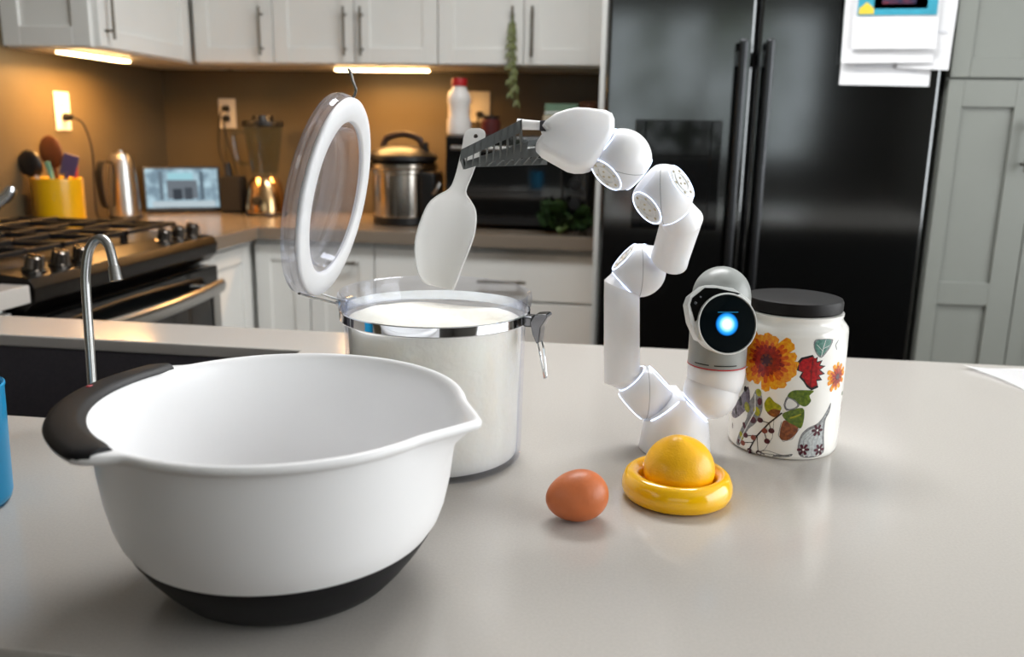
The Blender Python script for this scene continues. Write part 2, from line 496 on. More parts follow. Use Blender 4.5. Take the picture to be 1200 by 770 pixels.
cabinet('wall_cabinet', 'two-door white wall cabinet beside the fridge with a vine on its handle', (-0.712, 3.18, UZ), 0, 0.598, 0.337, UH,
        [('door', 0, 0.310, 0.004, UH, (0.272, 0.115, 0.17, True)), ('door', 0.311, 0.598, 0.004, UH, (0.342, 0.115, 0.17, True))], UG)
# left run: faces +x
t = cabinet('wall_cabinet', 'white wall cabinet on the left wall with its side panel showing', (-1.65, 2.6, UZ), pi / 2, 0.915, 0.317, UH,
        [('door', 0, 0.565, 0.004, UH, (0.03, 0.115, 0.17, True))], UG)
bm = shaker(B(), 0, 0.297, 0.004, UH, 0.06, 0.016, 0.0)
bm.transform(Matrix.Rotation(-pi / 2, 4, 'Z') @ Matrix.Translation((-0.319, -0.0, 0)))
obj('end_panel', bm, WHITE_CAB, t, False)
# back base units
cabinet('base_cabinet', 'wide white drawer cabinet under the toaster oven', (-0.889, 2.94, ZF), 0, 0.779, 0.57, CZ - 0.047,
        [('flat', 0, 0.779, 0.685, 0.855, (0.46, 0.755, 0.17, False)), ('flat', 0, 0.779, 0.40, 0.68, (0.39, 0.58, 0.17, False)), ('flat', 0, 0.779, 0.11, 0.395, (0.39, 0.3, 0.17, False))], 'white base cabinets', plinth=True)
cabinet('base_cabinet', 'narrow white base cabinet left of the wide drawers', (-1.13, 2.94, ZF), 0, 0.239, 0.57, CZ - 0.047,
        [('door', 0, 0.239, 0.11, 0.855, (0.13, 0.80, 0.1, False))], 'white base cabinets', plinth=True)
cabinet('base_cabinet', 'blank white corner base cabinet right of the black range', (-1.335, 2.94, ZF), 0, 0.203, 0.57, CZ - 0.047,
        [('door', 0, 0.203, 0.11, 0.855, None)], 'white base cabinets', plinth=True)
cabinet('base_cabinet', 'white base cabinet facing the aisle between range and corner', (-1.338, 2.545, ZF), pi / 2, 0.96, 0.62, CZ - 0.047,
        [('door', 0, 0.36, 0.11, 0.855, None)], 'white base cabinets', plinth=True)
cabinet('base_cabinet', 'white base cabinet at the left edge, under the short worktop', (-1.312, 0.52, ZF), pi / 2, 1.14, 0.64, CZ - 0.042,
        [('door', 0, 0.55, 0.11, 0.86, None), ('door', 0.56, 1.14, 0.11, 0.86, None)], 'white base cabinets', plinth=True)
# fridge side panel
tag(obj('fridge_gable', box(B(), -0.106, -0.090, 2.64, YF - 0.003, ZF, 1.47, 0.001, 1), WHITE_CAB, None, False), 'narrow white upright panel between wall cabinets and fridge', 'panel')

# pantry
t = thing('pantry_cabinet', 'tall pale grey pantry cabinet at the right of the black fridge', 'cabinet', (0.832, 2.55, ZF))
obj('body', box(B(), 0.001, 1.45, 0.021, 0.965, 0, 2.44, 0.001, 1), CAB_GREY, t, False)
for x0, x1 in ((0.004, 0.246), (0.249, 0.6), (0.603, 0.95)):
    bm = shaker(B(), x0, x1, CZ + 0.506, 2.4, 0.05, y=0.02); d1 = obj('door', bm, CAB_GREY, t, False)
    bm = B(); zlo, zmid, zhi = 0.1, CZ - 0.082, CZ + 0.5
    box(bm, x0, x0 + 0.04, 0, 0.02, zlo, zhi, 0.001, 1); box(bm, x1 - 0.068, x1, 0, 0.02, zlo, zhi, 0.001, 1)
    for a, b in ((zlo, zlo + 0.07), (zmid - 0.032, zmid + 0.032), (zhi - 0.07, zhi)): box(bm, x0 + 0.04, x1 - 0.068, 0, 0.02, a, b, 0.001, 1)
    box(bm, x0 + 0.038, x1 - 0.066, 0.009, 0.018, zlo + 0.06, zhi - 0.06)
    d2 = obj('door', bm, CAB_GREY, t, False)
    obj('handle', pull(B(), x1 - 0.03 if x0 < 0.1 else x0 + 0.03, CZ + 0.33, 0.14, 0.0), NICKEL, d2)

# ------------------------------------------------------------------ fridge
FRM = mat('black_stainless', (112, 114, 115), 0.11, 1.0, noise=0.12, scale=40, stretch=(40, 1, 1), rnoise=0.03)
FRH = mat('black_stainless_handle', (74, 75, 77), 0.28, 1.0, noise=0.08)
t = thing('refrigerator', 'black side-by-side refrigerator with two long bar handles', 'refrigerator', (0.365, 2.55, ZF))
X0, X1, XS = -0.45, 0.452, -0.042
FT = CZ + 0.88
obj('body', box(B(), X0, X1, 0.062, 0.86, 0.02, FT, 0.004), mat('fridge_side', (24, 24, 25), 0.4, noise=0.1), t, False)
obj('toe_grille', box(B(), X0 + 0.02, X1 - 0.02, 0.07, 0.12, 0.0, 0.03), BLACK, t, False)
dl = obj('freezer_door', box(B(), X0, XS - 0.004, 0, 0.058, 0.06, FT, 0.012, 3), FRM, t)
dr = obj('fridge_door', box(B(), XS + 0.004, X1, 0, 0.058, 0.06, FT, 0.012, 3), FRM, t)
for par, hx in ((dl, -0.082), (dr, -0.012)):
    bm = B()
    box(bm, hx - 0.011, hx + 0.011, -0.062, -0.044, CZ - 0.55, CZ + 0.598, 0.007, 3)
    for z in (CZ - 0.5, CZ + 0.55): box(bm, hx - 0.011, hx + 0.011, -0.046, 0.002, z - 0.02, z + 0.02, 0.003, 2)
    obj('handle', bm, FRH, par)
bm = B()
dx0, dx1, dz0, dz1 = -0.361, -0.118, CZ + 0.075, CZ + 0.383
for q in ((dx0, dx0 + 0.03, dz0, dz1), (dx1 - 0.03, dx1, dz0, dz1), (dx0 + 0.03, dx1 - 0.03, dz0, dz0 + 0.02), (dx0 + 0.03, dx1 - 0.03, dz1 - 0.1, dz1)):
    box(bm, q[0], q[1], -0.008, 0.004, q[2], q[3], 0.002, 1)
box(bm, dx0 + 0.028, dx1 - 0.028, -0.0015, 0.002, dz0 + 0.018, dz1 - 0.098)
dsp = obj('water_dispenser', bm, BLACKGLOSS, dl, False)
obj('dispenser_paddle', box(B(), -0.255, -0.224, -0.016, -0.004, dz0 + 0.07, dz0 + 0.17, 0.003), BLACK, dl)

# papers on the fridge door
PAPER = mat('paper_white', (232, 232, 234), 0.7, noise=0.03, scale=20)
def sheet(name, label, x0, x1, z0, z1, y, tilt, m, extra=()):
    t = thing(name, label, 'paper', ((x0 + x1) / 2, y, z1), 0, 'papers on the fridge door')
    w, h = x1 - x0, z1 - z0
    bm = B(); n = 8
    rows = []
    for th in (0, 1):
        rows.append([[bm.verts.new((w * (i / n - 0.5), -0.001 * th - 0.006 * (j / n) ** 2 * (1 + 0.5 * sin(3 * i / n)), -h * j / n)) for i in range(n + 1)] for j in range(n + 1)])
    for th in (0, 1):
        for j in range(n):
            for i in range(n):
                q = [rows[th][j][i], rows[th][j][i + 1], rows[th][j + 1][i + 1], rows[th][j + 1][i]]
                bm.faces.new(q if th else q[::-1])
    o = obj('page', bm, m, t)
    for nm, a0, a1, b0, b1, em in extra:
        obj(nm, box(B(), a0, a1, -0.0085, -0.0075, b0, b1), em, t, False)
    t.rotation_euler = (0, tilt, 0)
    return t
LINE = mat('faint_print', (196, 198, 206), 0.7)
sheet('paper_sheet', 'white paper sheet lowest in the fridge papers', 0.552, 0.785, 0.482, 0.78, 2.5475, 0.01, PAPER, [('print_line', -0.08, 0.08, -0.262 + 0.013 * k, -0.26 + 0.013 * k, LINE) for k in range(4)])
sheet('paper_sheet', 'white paper sheet at the right edge of the fridge papers', 0.70, 0.833, 0.525, 0.82, 2.540, 0.03, PAPER, [('print_line', -0.05, 0.05, -0.2, -0.197, LINE)])
sheet('paper_sheet', 'white paper sheet second from the bottom on the fridge', 0.541, 0.775, 0.54, 0.80, 2.532, -0.015, PAPER)
sheet('child_drawing', 'white sheet with a turquoise picture topmost on the fridge', 0.563, 0.778, 0.575, 0.86, 2.522, -0.01, PAPER,
      [('turquoise_picture', -0.1, 0.1, -0.2, -0.03, mat('turquoise_paint', (52, 160, 186), 0.6, noise=0.15, scale=30)),
       ('pale_picture', -0.06, 0.075, -0.184, -0.05, mat('pale_paint', (170, 196, 214), 0.6, noise=0.1, scale=30))])
dr_ = [o for o in bpy.data.objects if o.name.startswith('child_drawing')][0]
obj('dark_picture', box(B(), -0.04, 0.045, -0.0095, -0.0085, -0.172, -0.07), mat('dark_collage', (120, 30, 40), 0.6, noise=0.9, scale=60, col2=(20, 20, 60)), dr_, False)
bm = prism(B(), [(-0.098, -0.0087, -0.197), (-0.058, -0.0087, -0.197), (-0.06, -0.0087, -0.182), (-0.078, -0.0087, -0.167), (-0.096, -0.0087, -0.182)], (0, -0.0008, 0))
obj('yellow_patch', bm, mat('yellow_paint', (222, 196, 60), 0.6), dr_, False)

# ------------------------------------------------------------------ range
t = thing('gas_range', 'black gas range with steel knobs along the left wall', 'stove', (-1.27, 1.68, ZF))
# local: x+ is out of the wall (front at x=0), y along the wall
RW, RD = 0.858, 0.69
TOPZ = CZ + 0.018
RANGEBLK = mat('range_black', (14, 14, 15), 0.3, noise=0.1)
obj('body', box(B(), -RD, -0.03, 0.004, RW - 0.004, 0.03, TOPZ - 0.1, 0.002, 1), RANGEBLK, t, False)
obj('cooktop', box(B(), -RD, -0.10, 0.004, RW - 0.004, TOPZ - 0.099, TOPZ, 0.004, 2), RANGEBLK, t)
bm = prism(B(), [(-0.0995, 0.004, TOPZ - 0.085), (-0.03, 0.004, TOPZ - 0.085), (-0.004, 0.004, TOPZ - 0.06), (0.0, 0.004, TOPZ - 0.03), (-0.012, 0.004, TOPZ - 0.008), (-0.0995, 0.004, TOPZ + 0.002)], (0, RW - 0.008, 0), 0.003, 2)
obj('control_panel', bm, DARKSTEEL, t)
for ky in (0.075, 0.165, 0.245, 0.63, 0.71, 0.79):
    bm = B()
    M = Matrix.Translation((-0.05, ky, TOPZ - 0.003)) @ Matrix.Rotation(radians(9), 4, 'Y')
    lathe(bm, [(0, 0), (0.026, 0), (0.026, 0.006), (0.021, 0.008), (0.0195, 0.032), (0.017, 0.035), (0, 0.035)], 24, M)
    box(bm, -0.02, 0.02, -0.004, 0.004, 0.03, 0.039, 0.002, 1, M)
    obj('knob', bm, mat('knob_steel', (120, 114, 108), 0.22, 1.0, noise=0.05), t)
# oven door, window, handle
od = obj('oven_door', box(B(), -0.03, -0.004, 0.006, RW - 0.006, 0.17, TOPZ - 0.1, 0.004, 2), BLACKGLOSS, t)
for a, b in ((0.006, 0.05), (RW - 0.05, RW - 0.006)):
    obj('door_trim', box(B(), -0.006, 0.0, a, b, 0.172, TOPZ - 0.18), STEEL, od, False)
pts = [(0.03 + 0.03 * sin(pi * k / 12), 0.05 + (RW - 0.1) * k / 12, TOPZ - 0.155) for k in range(13)]
bm = B()
rings = [[Vector((p[0] + 0.013 * cos(a) , p[1], p[2] + 0.021 * sin(a))) for a in [2 * pi * q / 12 for q in range(12)]] for p in pts]
loft(bm, rings)
for p in (pts[1], pts[-2]): box(bm, -0.006, p[0], p[1] - 0.014, p[1] + 0.014, p[2] - 0.01, p[2] + 0.01, 0.003, 1)
obj('oven_handle', bm, STEEL, od)
obj('drawer', box(B(), -0.03, -0.004, 0.006, RW - 0.006, 0.035, 0.165, 0.004, 2), DARKSTEEL, t)
IRON = mat('cast_iron', (17, 16, 16), 0.55, noise=0.2, scale=80)
for gi, (ga, gb) in enumerate(((0.02, 0.285), (0.295, 0.563), (0.573, 0.838))):
    bm = B(); zt = TOPZ + 0.034
    for y in (ga, gb): box(bm, -RD + 0.03, -0.125, y - 0.007 if y == gb else y, y if y == gb else y + 0.007, zt - 0.012, zt, 0.002, 1)
    for k in range(5):
        xx = -RD + 0.03 + (RD - 0.163) * k / 4
        box(bm, xx, xx + 0.008, ga, gb, zt - 0.012, zt + (0.004 if k in (1, 3) else 0), 0.002, 1)
    ym = (ga + gb) / 2
    box(bm, -RD + 0.03, -0.125, ym - 0.004, ym + 0.004, zt - 0.012, zt + 0.003, 0.002, 1)
    for xx in (-RD + 0.034, -0.135):
        for y in (ga + 0.004, gb - 0.004): box(bm, xx - 0.004, xx + 0.004, y - 0.004, y + 0.004, TOPZ - 0.001, zt - 0.01)
    obj('grate', bm, IRON, t)
    for xx in ((-RD + 0.2, -0.26) if gi != 1 else (-0.41,)):
        bm = lathe(B(), [(0, 0.018), (0.03, 0.018), (0.034, 0.014), (0.034, 0.01), (0.045, 0.008), (0.048, -0.001), (0, -0.001)], 20, Matrix.Translation((xx, ym, TOPZ)))
        obj('burner', bm, IRON, t)

# ------------------------------------------------------------------ lights under the cabinets
WARM = emitter('warm_led', (255, 206, 140), 26)
def light_bar(label, loc, ln, rotz, power):
    t = thing('light_bar', label, 'lamp', loc, rotz, 'light bars under the wall cabinets')
    obj('housing', box(B(), -ln / 2 - 0.004, ln / 2 + 0.004, -0.022, 0.022, -0.006, 0.0, 0.002, 1), WHITE_CAB, t, False)
    obj('diffuser', box(B(), -ln / 2, ln / 2, -0.018, 0.018, -0.013, -0.0061, 0.002, 2), WARM, t)
    d = bpy.data.lights.new('warm_glow', 'AREA'); d.shape = 'RECTANGLE'; d.size = ln; d.size_y = 0.04; d.energy = power; d.color = (1, 0.5, 0.15); d.spread = radians(165)
    l = bpy.data.objects.new('warm_glow', d); COL.objects.link(l); l.parent = t; l.location = (0, 0, -0.0145)
light_bar('warm glowing light bar under the left wall cabinet above the yellow crock', (-1.80, 2.80, UZ - 0.001), 0.36, pi / 2, 9.5)
light_bar('warm glowing light bar under the middle wall cabinet', (-0.955, 3.30, UZ - 0.001), 0.36, 0, 4.8)

# ------------------------------------------------------------------ outlets, plugs, cords
OUTM = mat('outlet_plastic', (232, 226, 214), 0.4, noise=0.02)
CORDM = mat('cord_black', (22, 20, 19), 0.5, noise=0.1)
def outlet(label, loc, rotz, w=0.075, h=0.118, dark=True):
    t = thing('wall_outlet', label, 'outlet', loc, rotz, 'wall outlets')
    obj('cover_plate', box(B(), -w / 2, w / 2, -0.007, -0.0005, -h / 2, h / 2, 0.003, 2), OUTM, t)
    for z in (0.02, -0.02):
        f = obj('socket', prism(B(), [(0.017 * cos(a), -0.0065, z + 0.0145 * sin(a)) for a in [2 * pi * k / 16 for k in range(16)]], (0, -0.003, 0)), OUTM, t)
        bm = B()
        for x in (-0.006, 0.006): box(bm, x - 0.0012, x + 0.0012, -0.0101, -0.0092, z - 0.004, z + 0.005)
        obj('slots', bm, BLACK, f, False)
    return t
def plug(label, p, n, path):
    """p on the outlet face, n out of the wall; cord follows path"""
    t = thing('power_plug', label, 'plug', p)
    p = Vector(p); n = Vector(n)
    obj('plug_body', tube(B(), [p, p + n * 0.018, p + n * 0.034], [0.014, 0.013, 0.007], 12), BLACK, t, origin=p)
    obj('cord', tube(B(), smooth_path([p + n * 0.03] + [Vector(q) for q in path], 8), 0.0035, 8), CORDM, t, origin=p)
outlet('white wall outlet on the left wall under the warm light bar', (XL, 2.84, 0.385), pi / 2, 0.08, 0.13)
plug('black plug with a long cord in the left wall outlet', (XL + 0.0105, 2.84, 0.365), (1, 0, 0), [(XL + 0.06, 2.87, 0.34), (XL + 0.07, 2.89, 0.25), (XL + 0.06, 2.90, 0.12), (XL + 0.05, 2.915, 0.03), (XL + 0.05, 2.94, 0.005)])
outlet('white wall outlet on the back wall left of the blender', (-1.686, YF, 0.398), 0, 0.075, 0.12)
plug('upper black plug in the outlet left of the blender', (-1.686, YF - 0.0105, 0.418), (0, -1, 0), [(-1.70, YF - 0.05, 0.37), (-1.71, YF - 0.045, 0.25), (-1.67, YF - 0.05, 0.14), (-1.65, YF - 0.06, 0.06)])
plug('lower black plug in the outlet left of the blender', (-1.686, YF - 0.0105, 0.378), (0, -1, 0), [(-1.675, YF - 0.06, 0.33), (-1.65, YF - 0.055, 0.22), (-1.62, YF - 0.05, 0.1), (-1.61, YF - 0.05, 0.02)])
outlet('white double outlet plate on the back wall behind the red-capped bottle', (-0.66, YF, 0.44), 0, 0.17, 0.12)
plug('black plug in the outlet behind the red-capped bottle', (-0.615, YF - 0.0105, 0.41), (0, -1, 0), [(-0.615, YF - 0.055, 0.37), (-0.62, YF - 0.045, 0.25), (-0.63, YF - 0.04, 0.1)])

# ------------------------------------------------------------------ things on the left and rear worktops
# yellow crock with utensils
CX, CY = -1.872, 2.642
YEL = mat('yellow_ceramic', (222, 168, 10), 0.3, noise=0.06, scale=15, coat=0.3)
t = thing('utensil_crock', 'yellow ceramic crock of utensils by the left wall', 'crock', (CX, CY, 0))
obj('pot', lathe(B(), [(0, 0), (0.074, 0), (0.078, 0.004), (0.0785, 0.165), (0.0765, 0.168), (0.073, 0.165), (0.073, 0.008), (0, 0.008)], 40), YEL, t)
def utensil(name, label, base, top, head, m, mh=None):
    b = Vector((CX, CY, 0)) + Vector(base); tp = Vector((CX, CY, 0)) + Vector(top)
    t = thing(name, label, 'utensil', b, 0, 'utensils in the yellow crock')
    obj('handle', tube(B(), [b, b.lerp(tp, 0.5), tp], [0.006, 0.006, 0.0075], 8), m, t, origin=b)
    ax = (tp - b).normalized()
    hx = (R0 - ax * R0.dot(ax)).normalized(); hy = ax.cross(hx)
    d0 = tp - b
    Mx = Matrix(((hx.x, hy.x, ax.x, d0.x), (hx.y, hy.y, ax.y, d0.y), (hx.z, hy.z, ax.z, d0.z), (0, 0, 0, 1)))
    bm = B()
    k, w, h, d = head
    if k == 'spoon': ellipsoid(bm, (0, 0, h * 0.9), w, d, h, fn=lambda p: Vector((p.x, p.y + 0.6 * (1 - p.x * p.x) * 0.5, p.z)))
    else: box(bm, -w, w, -d, d, -0.01, h * 2, min(d, 0.004) * 0.9, 2)
    bm.transform(Mx)
    obj('head', bm, mh or m, t)
WOOD = mat('spoon_wood', (92, 52, 26), 0.5, noise=0.3, scale=20, stretch=(1, 1, 0.2))
utensil('wooden_spoon', 'brown wooden spoon, tallest in the yellow crock', (-0.005, 0.045, 0.012), (-0.035, 0.045, 0.20), ('spoon', 0.038, 0.055, 0.008), WOOD)
utensil('black_ladle', 'black ladle leaning left in the yellow crock', (0.015, -0.03, 0.012), (-0.048, -0.035, 0.175), ('spoon', 0.038, 0.046, 0.018), mat('ladle_handle', (190, 188, 182), 0.35, 0.6, noise=0.05), BLACK)
utensil('spatula', 'dark purple spatula at the right in the yellow crock', (-0.01, -0.02, 0.012), (0.037, 0.006, 0.186), ('flat', 0.026, 0.03, 0.004), mat('purple_plastic', (64, 58, 96), 0.45, noise=0.05))
utensil('spoon_rest', 'teal handled utensil upright in the yellow crock', (0.035, -0.02, 0.012), (0.0, -0.03, 0.19), ('flat', 0.009, 0.016, 0.003), mat('teal_plastic', (96, 150, 138), 0.45, noise=0.05))
utensil('whisk_handle', 'thin red handled utensil in the yellow crock', (0.03, 0.04, 0.012), (0.035, 0.055, 0.21), ('flat', 0.006, 0.014, 0.004), mat('red_plastic', (170, 62, 48), 0.45, noise=0.05))

# kettle
KX, KY = -1.852, 2.985
t = thing('electric_kettle', 'tall steel kettle with a black grip right of the yellow crock', 'kettle', (KX, KY, 0), radians(-38))
obj('base', lathe(B(), [(0, 0), (0.056, 0), (0.058, 0.01), (0.054, 0.018), (0, 0.018)], 32), BLACK, t)
obj('body', lathe(B(), [(0, 0.0185), (0.053, 0.0185), (0.054, 0.03), (0.05, 0.12), (0.044, 0.2), (0.038, 0.225), (0, 0.226)], 32), STEEL, t)
obj('lid', lathe(B(), [(0, 0.2265), (0.037, 0.2265), (0.033, 0.238), (0.01, 0.243), (0.009, 0.252), (0, 0.254)], 24), STEEL, t)
pth = smooth_path([(0.042, 0, 0.205), (0.075, 0, 0.215), (0.092, 0, 0.18), (0.09, 0, 0.1), (0.075, 0, 0.05), (0.05, 0, 0.045)], 5)
bm = B(); loft(bm, [[p + Vector((0.008 * cos(a), 0.018 * sin(a), 0)) for a in [2 * pi * k / 10 for k in range(10)]] for p in pth])
bm.transform(Matrix.Rotation(radians(-75), 4, 'Z'))
obj('grip', bm, BLACK, t)
obj('spout', prism(B(), [(-0.036, -0.016, 0.21), (-0.036, 0.016, 0.21), (-0.066, 0, 0.222)], (0, 0, -0.018), 0.002), STEEL, t)

# smart display
DPX, DPY = -1.795, 3.315
t = thing('smart_display', 'black framed digital photo display with a bluish picture in the corner', 'screen', (DPX, DPY, 0), radians(33))
Mt = Matrix.Translation((0, 0, 0.0)) @ Matrix.Rotation(radians(-12), 4, 'X')
W2, H2 = 0.148, 0.186
obj('bezel', box(B(), -W2, W2, -0.006, 0.010, 0.004, H2, 0.004, 2, Mt), BLACK, t)
obj('stand', prism(B(), [(-0.08, 0.005, 0.004), (-0.08, 0.075, 0.0), (-0.08, 0.02, 0.10)], (0.16, 0, 0), 0.003), BLACK, t)
scr = bpy.data.materials.new('screen_picture'); scr.use_nodes = True
N = scr.node_tree.nodes; L = scr.node_tree.links; N.remove(N['Principled BSDF'])
tc = N.new('ShaderNodeTexCoord'); vo = N.new('ShaderNodeTexNoise'); vo.inputs['Scale'].default_value = 22
L.new(tc.outputs['Object'], vo.inputs['Vector'])
cr = N.new('ShaderNodeValToRGB'); cr.color_ramp.elements[0].position = 0.36; cr.color_ramp.elements[1].position = 0.62
cr.color_ramp.elements[0].color = lin((120, 142, 156)); cr.color_ramp.elements[1].color = lin((176, 204, 216))
L.new(vo.outputs['Fac'], cr.inputs[0])
em = N.new('ShaderNodeEmission'); em.inputs[1].default_value = 0.85; L.new(cr.outputs[0], em.inputs[0]); L.new(em.outputs[0], N['Material Output'].inputs[0])
s = obj('screen', box(B(), -W2 + 0.008, W2 - 0.012, -0.0072, -0.0058, 0.02, H2 - 0.01, 0, 1, Mt), scr, t, False)
def patch(nm, a0, a1, b0, b1, rgb, st=0.7, y=0.0):
    obj(nm, box(B(), a0, a1, -0.0078 - y, -0.0071 - y, b0, b1, 0, 1, Mt), emitter('pic_%d_%d_%d' % rgb, rgb, st), s, False)
patch('picture_wall', -0.06, 0.055, 0.055, 0.13, (118, 126, 134)); patch('picture_sky', -0.055, 0.04, 0.132, 0.16, (150, 196, 206), 0.9)
patch('picture_column', -0.09, -0.075, 0.05, 0.165, (112, 128, 140)); patch('picture_column', 0.066, 0.08, 0.05, 0.165, (96, 112, 124))
patch('picture_seat', -0.04, -0.005, 0.05, 0.095, (70, 76, 84), 0.6, 0.0006); patch('picture_seat', 0.005, 0.035, 0.05, 0.1, (84, 90, 98), 0.6, 0.0006)
patch('picture_floor', -0.12, 0.12, 0.022, 0.045, (186, 200, 206), 0.8)

# black speaker next to the display
t = thing('black_speaker', 'small dark upright speaker right of the photo display', 'speaker', (-1.60, 3.36, 0))
obj('cabinet', box(B(), -0.045, 0.045, -0.035, 0.035, 0.004, 0.15, 0.012, 3), mat('dark_cloth', (26, 24, 22), 0.9, noise=0.2, scale=300), t)
obj('foot', box(B(), -0.04, 0.04, -0.03, 0.03, 0, 0.0042), BLACK, t, False)
obj('antenna', tube(B(), [(-0.02, 0.0, 0.148), (-0.025, 0.0, 0.2)], 0.014, 10), BLACK, t)

# blender
BX, BY = -1.452, 3.33
GLASS = thin_glass('clear_glass', (236, 240, 240), 0.03, 0.55)
COPPER = mat('warm_steel', (206, 168, 122), 0.16, 1.0, noise=0.08, scale=30)
t = thing('blender', 'jug blender with a glass jug and black lid on a shiny base', 'blender', (BX, BY, 0))
obj('base', lathe(B(), [(0, 0.012), (0.082, 0.012), (0.082, 0.03), (0.076, 0.07), (0.064, 0.125), (0.05, 0.15), (0, 0.152)], 32), COPPER, t)
obj('foot_ring', lathe(B(), [(0, 0), (0.083, 0), (0.085, 0.006), (0.083, 0.0118), (0, 0.0118)], 32), BLACK, t)
obj('speed_dial', lathe(B(), [(0, 0), (0.02, 0), (0.018, 0.014), (0, 0.016)], 20, Matrix.Translation((0, -0.078, 0.06)) @ Matrix.Rotation(radians(80), 4, 'X')), BLACK, t)
obj('jug', lathe(B(), [(0.045, 0.153), (0.052, 0.165), (0.07, 0.30), (0.075, 0.345), (0.072, 0.345), (0.067, 0.30), (0.049, 0.168), (0.0, 0.165)], 32), GLASS, t)
obj('lid', lathe(B(), [(0, 0.3455), (0.077, 0.3455), (0.08, 0.352), (0.078, 0.368), (0.045, 0.37), (0.04, 0.388), (0, 0.39)], 32), BLACK, t)
bm = B(); pth = smooth_path([(0.072, 0, 0.325), (0.11, 0, 0.32), (0.112, 0, 0.27), (0.1, 0, 0.21), (0.06, 0, 0.2)], 5)
tube(bm, pth, 0.009, 10); bm.transform(Matrix.Rotation(radians(200), 4, 'Z'))
obj('jug_handle', bm, GLASS, t)

# pressure cooker
PX, PY = -0.842, 3.17
t = thing('pressure_cooker', 'steel electric pressure cooker with a domed black lid', 'pressure cooker', (PX, PY, 0))
obj('body', lathe(B(), [(0, 0.03), (0.112, 0.03), (0.114, 0.036), (0.114, 0.185), (0.118, 0.19), (0.118, 0.2), (0, 0.2)], 48), mat('cooker_steel', (196, 190, 182), 0.18, 1.0, noise=0.05), t)
obj('foot', lathe(B(), [(0, 0), (0.105, 0), (0.113, 0.006), (0.113, 0.0298), (0, 0.0298)], 40), BLACK, t)
obj('lid_rim', lathe(B(), [(0, 0.2005), (0.126, 0.2005), (0.13, 0.208), (0.128, 0.222), (0.118, 0.228), (0, 0.228)], 48), mat('rim_steel', (160, 152, 142), 0.2, 1.0, noise=0.05), t)
obj('lid', lathe(B(), [(0, 0.2285), (0.116, 0.2285), (0.128, 0.236), (0.126, 0.252), (0.1, 0.272), (0.06, 0.285), (0, 0.288)], 48), BLACK, t)
bm = tube(B(), smooth_path([(-0.075, 0, 0.278), (-0.06, 0, 0.312), (0, 0, 0.328), (0.06, 0, 0.312), (0.075, 0, 0.278)], 6), 0.012, 10)
obj('lid_handle', bm, mat('handle_brown', (58, 40, 30), 0.35, noise=0.1), t)
obj('side_panel', box(B(), 0.085, 0.142, -0.10, 0.06, 0.004, 0.197, 0.012, 3), BLACK, t)
obj('steam_valve', tube(B(), [(0.09, -0.02, 0.26), (0.09, -0.02, 0.3)], 0.012, 10), BLACK, t)
bm = tube(B(), smooth_path([(0.135, -0.105, 0.12), (0.15, -0.125, 0.13), (0.165, -0.12, 0.16)], 4), 0.006, 8)
obj('side_handle', bm, STEEL, t)

# toaster oven
t = thing('toaster_oven', 'wide black toaster oven with a glass door beside the fridge', 'oven', (-0.405, 3.05, 0))
OX, OH = 0.255, 0.33
obj('housing', box(B(), -OX, OX, 0.02, 0.40, 0.016, OH, 0.008, 3), BLACK, t)
gd = obj('glass_door', box(B(), -OX + 0.004, OX - 0.09, 0.0, 0.0195, 0.05, OH - 0.006, 0.004, 2), mat('oven_glass', (10, 12, 13), 0.04, noise=0.03, spec=0.9, coat=0.6), t)
obj('door_handle', tube(B(), [(-OX + 0.03, -0.028, OH - 0.045), (OX - 0.115, -0.028, OH - 0.045)], 0.008, 12), STEEL, gd)
bm = B()
for x in (-OX + 0.05, OX - 0.135): tube(bm, [(x, -0.028, OH - 0.045), (x, 0.001, OH - 0.045)], 0.006, 8)
obj('handle_post', bm, STEEL, gd)
cp = obj('control_strip', box(B(), OX - 0.088, OX - 0.003, 0.002, 0.0195, 0.05, OH - 0.006, 0.004, 2), BLACKGLOSS, t)
for z in (0.1, 0.17, 0.24):
    obj('dial', lathe(B(), [(0, 0), (0.022, 0), (0.019, 0.016), (0, 0.017)], 24, Matrix.Translation((OX - 0.045, 0.0018, z)) @ Matrix.Rotation(pi / 2, 4, 'X')), BLACK, cp)
obj('lower_trim', box(B(), -OX + 0.004, OX - 0.004, 0.004, 0.0195, 0.018, 0.049, 0.002, 1), BLACK, t)
for x in (-OX + 0.04, OX - 0.04):
    for y in (0.06, 0.36): obj('foot', lathe(B(), [(0, 0), (0.014, 0), (0.012, 0.0165), (0, 0.0165)], 12, Matrix.Translation((x, y, 0))), BLACK, t)

# things on top of the toaster oven
zt = OH + 0.0005
t = thing('plastic_bottle', 'white plastic bottle with a red cap standing on the toaster oven', 'bottle', (-0.637, 3.2, zt))
obj('bottle_body', lathe(B(), [(0, 0), (0.040, 0), (0.044, 0.006), (0.044, 0.05), (0.038, 0.065), (0.038, 0.10), (0.043, 0.115), (0.042, 0.14), (0.026, 0.165), (0.024, 0.172), (0, 0.172)], 32), mat('bottle_white', (226, 222, 218), 0.35, noise=0.02, sss=0.2), t)
obj('cap', lathe(B(), [(0, 0.1725), (0.029, 0.1725), (0.030, 0.176), (0.029, 0.196), (0.027, 0.199), (0, 0.199)], 28), mat('cap_red', (176, 30, 34), 0.4, noise=0.05), t)
t = thing('food_box', 'cream carton on the toaster oven against the fridge panel', 'box', (-0.24, 3.26, zt))
obj('carton', box(B(), -0.09, 0.1, -0.04, 0.04, 0, 0.075, 0.002, 1), mat('carton_cream', (204, 194, 170), 0.6, noise=0.08), t, False)
obj('red_label', box(B(), -0.02, 0.08, -0.0408, -0.0402, 0.02, 0.055), mat('label_red', (172, 62, 40), 0.6, noise=0.1), t, False)
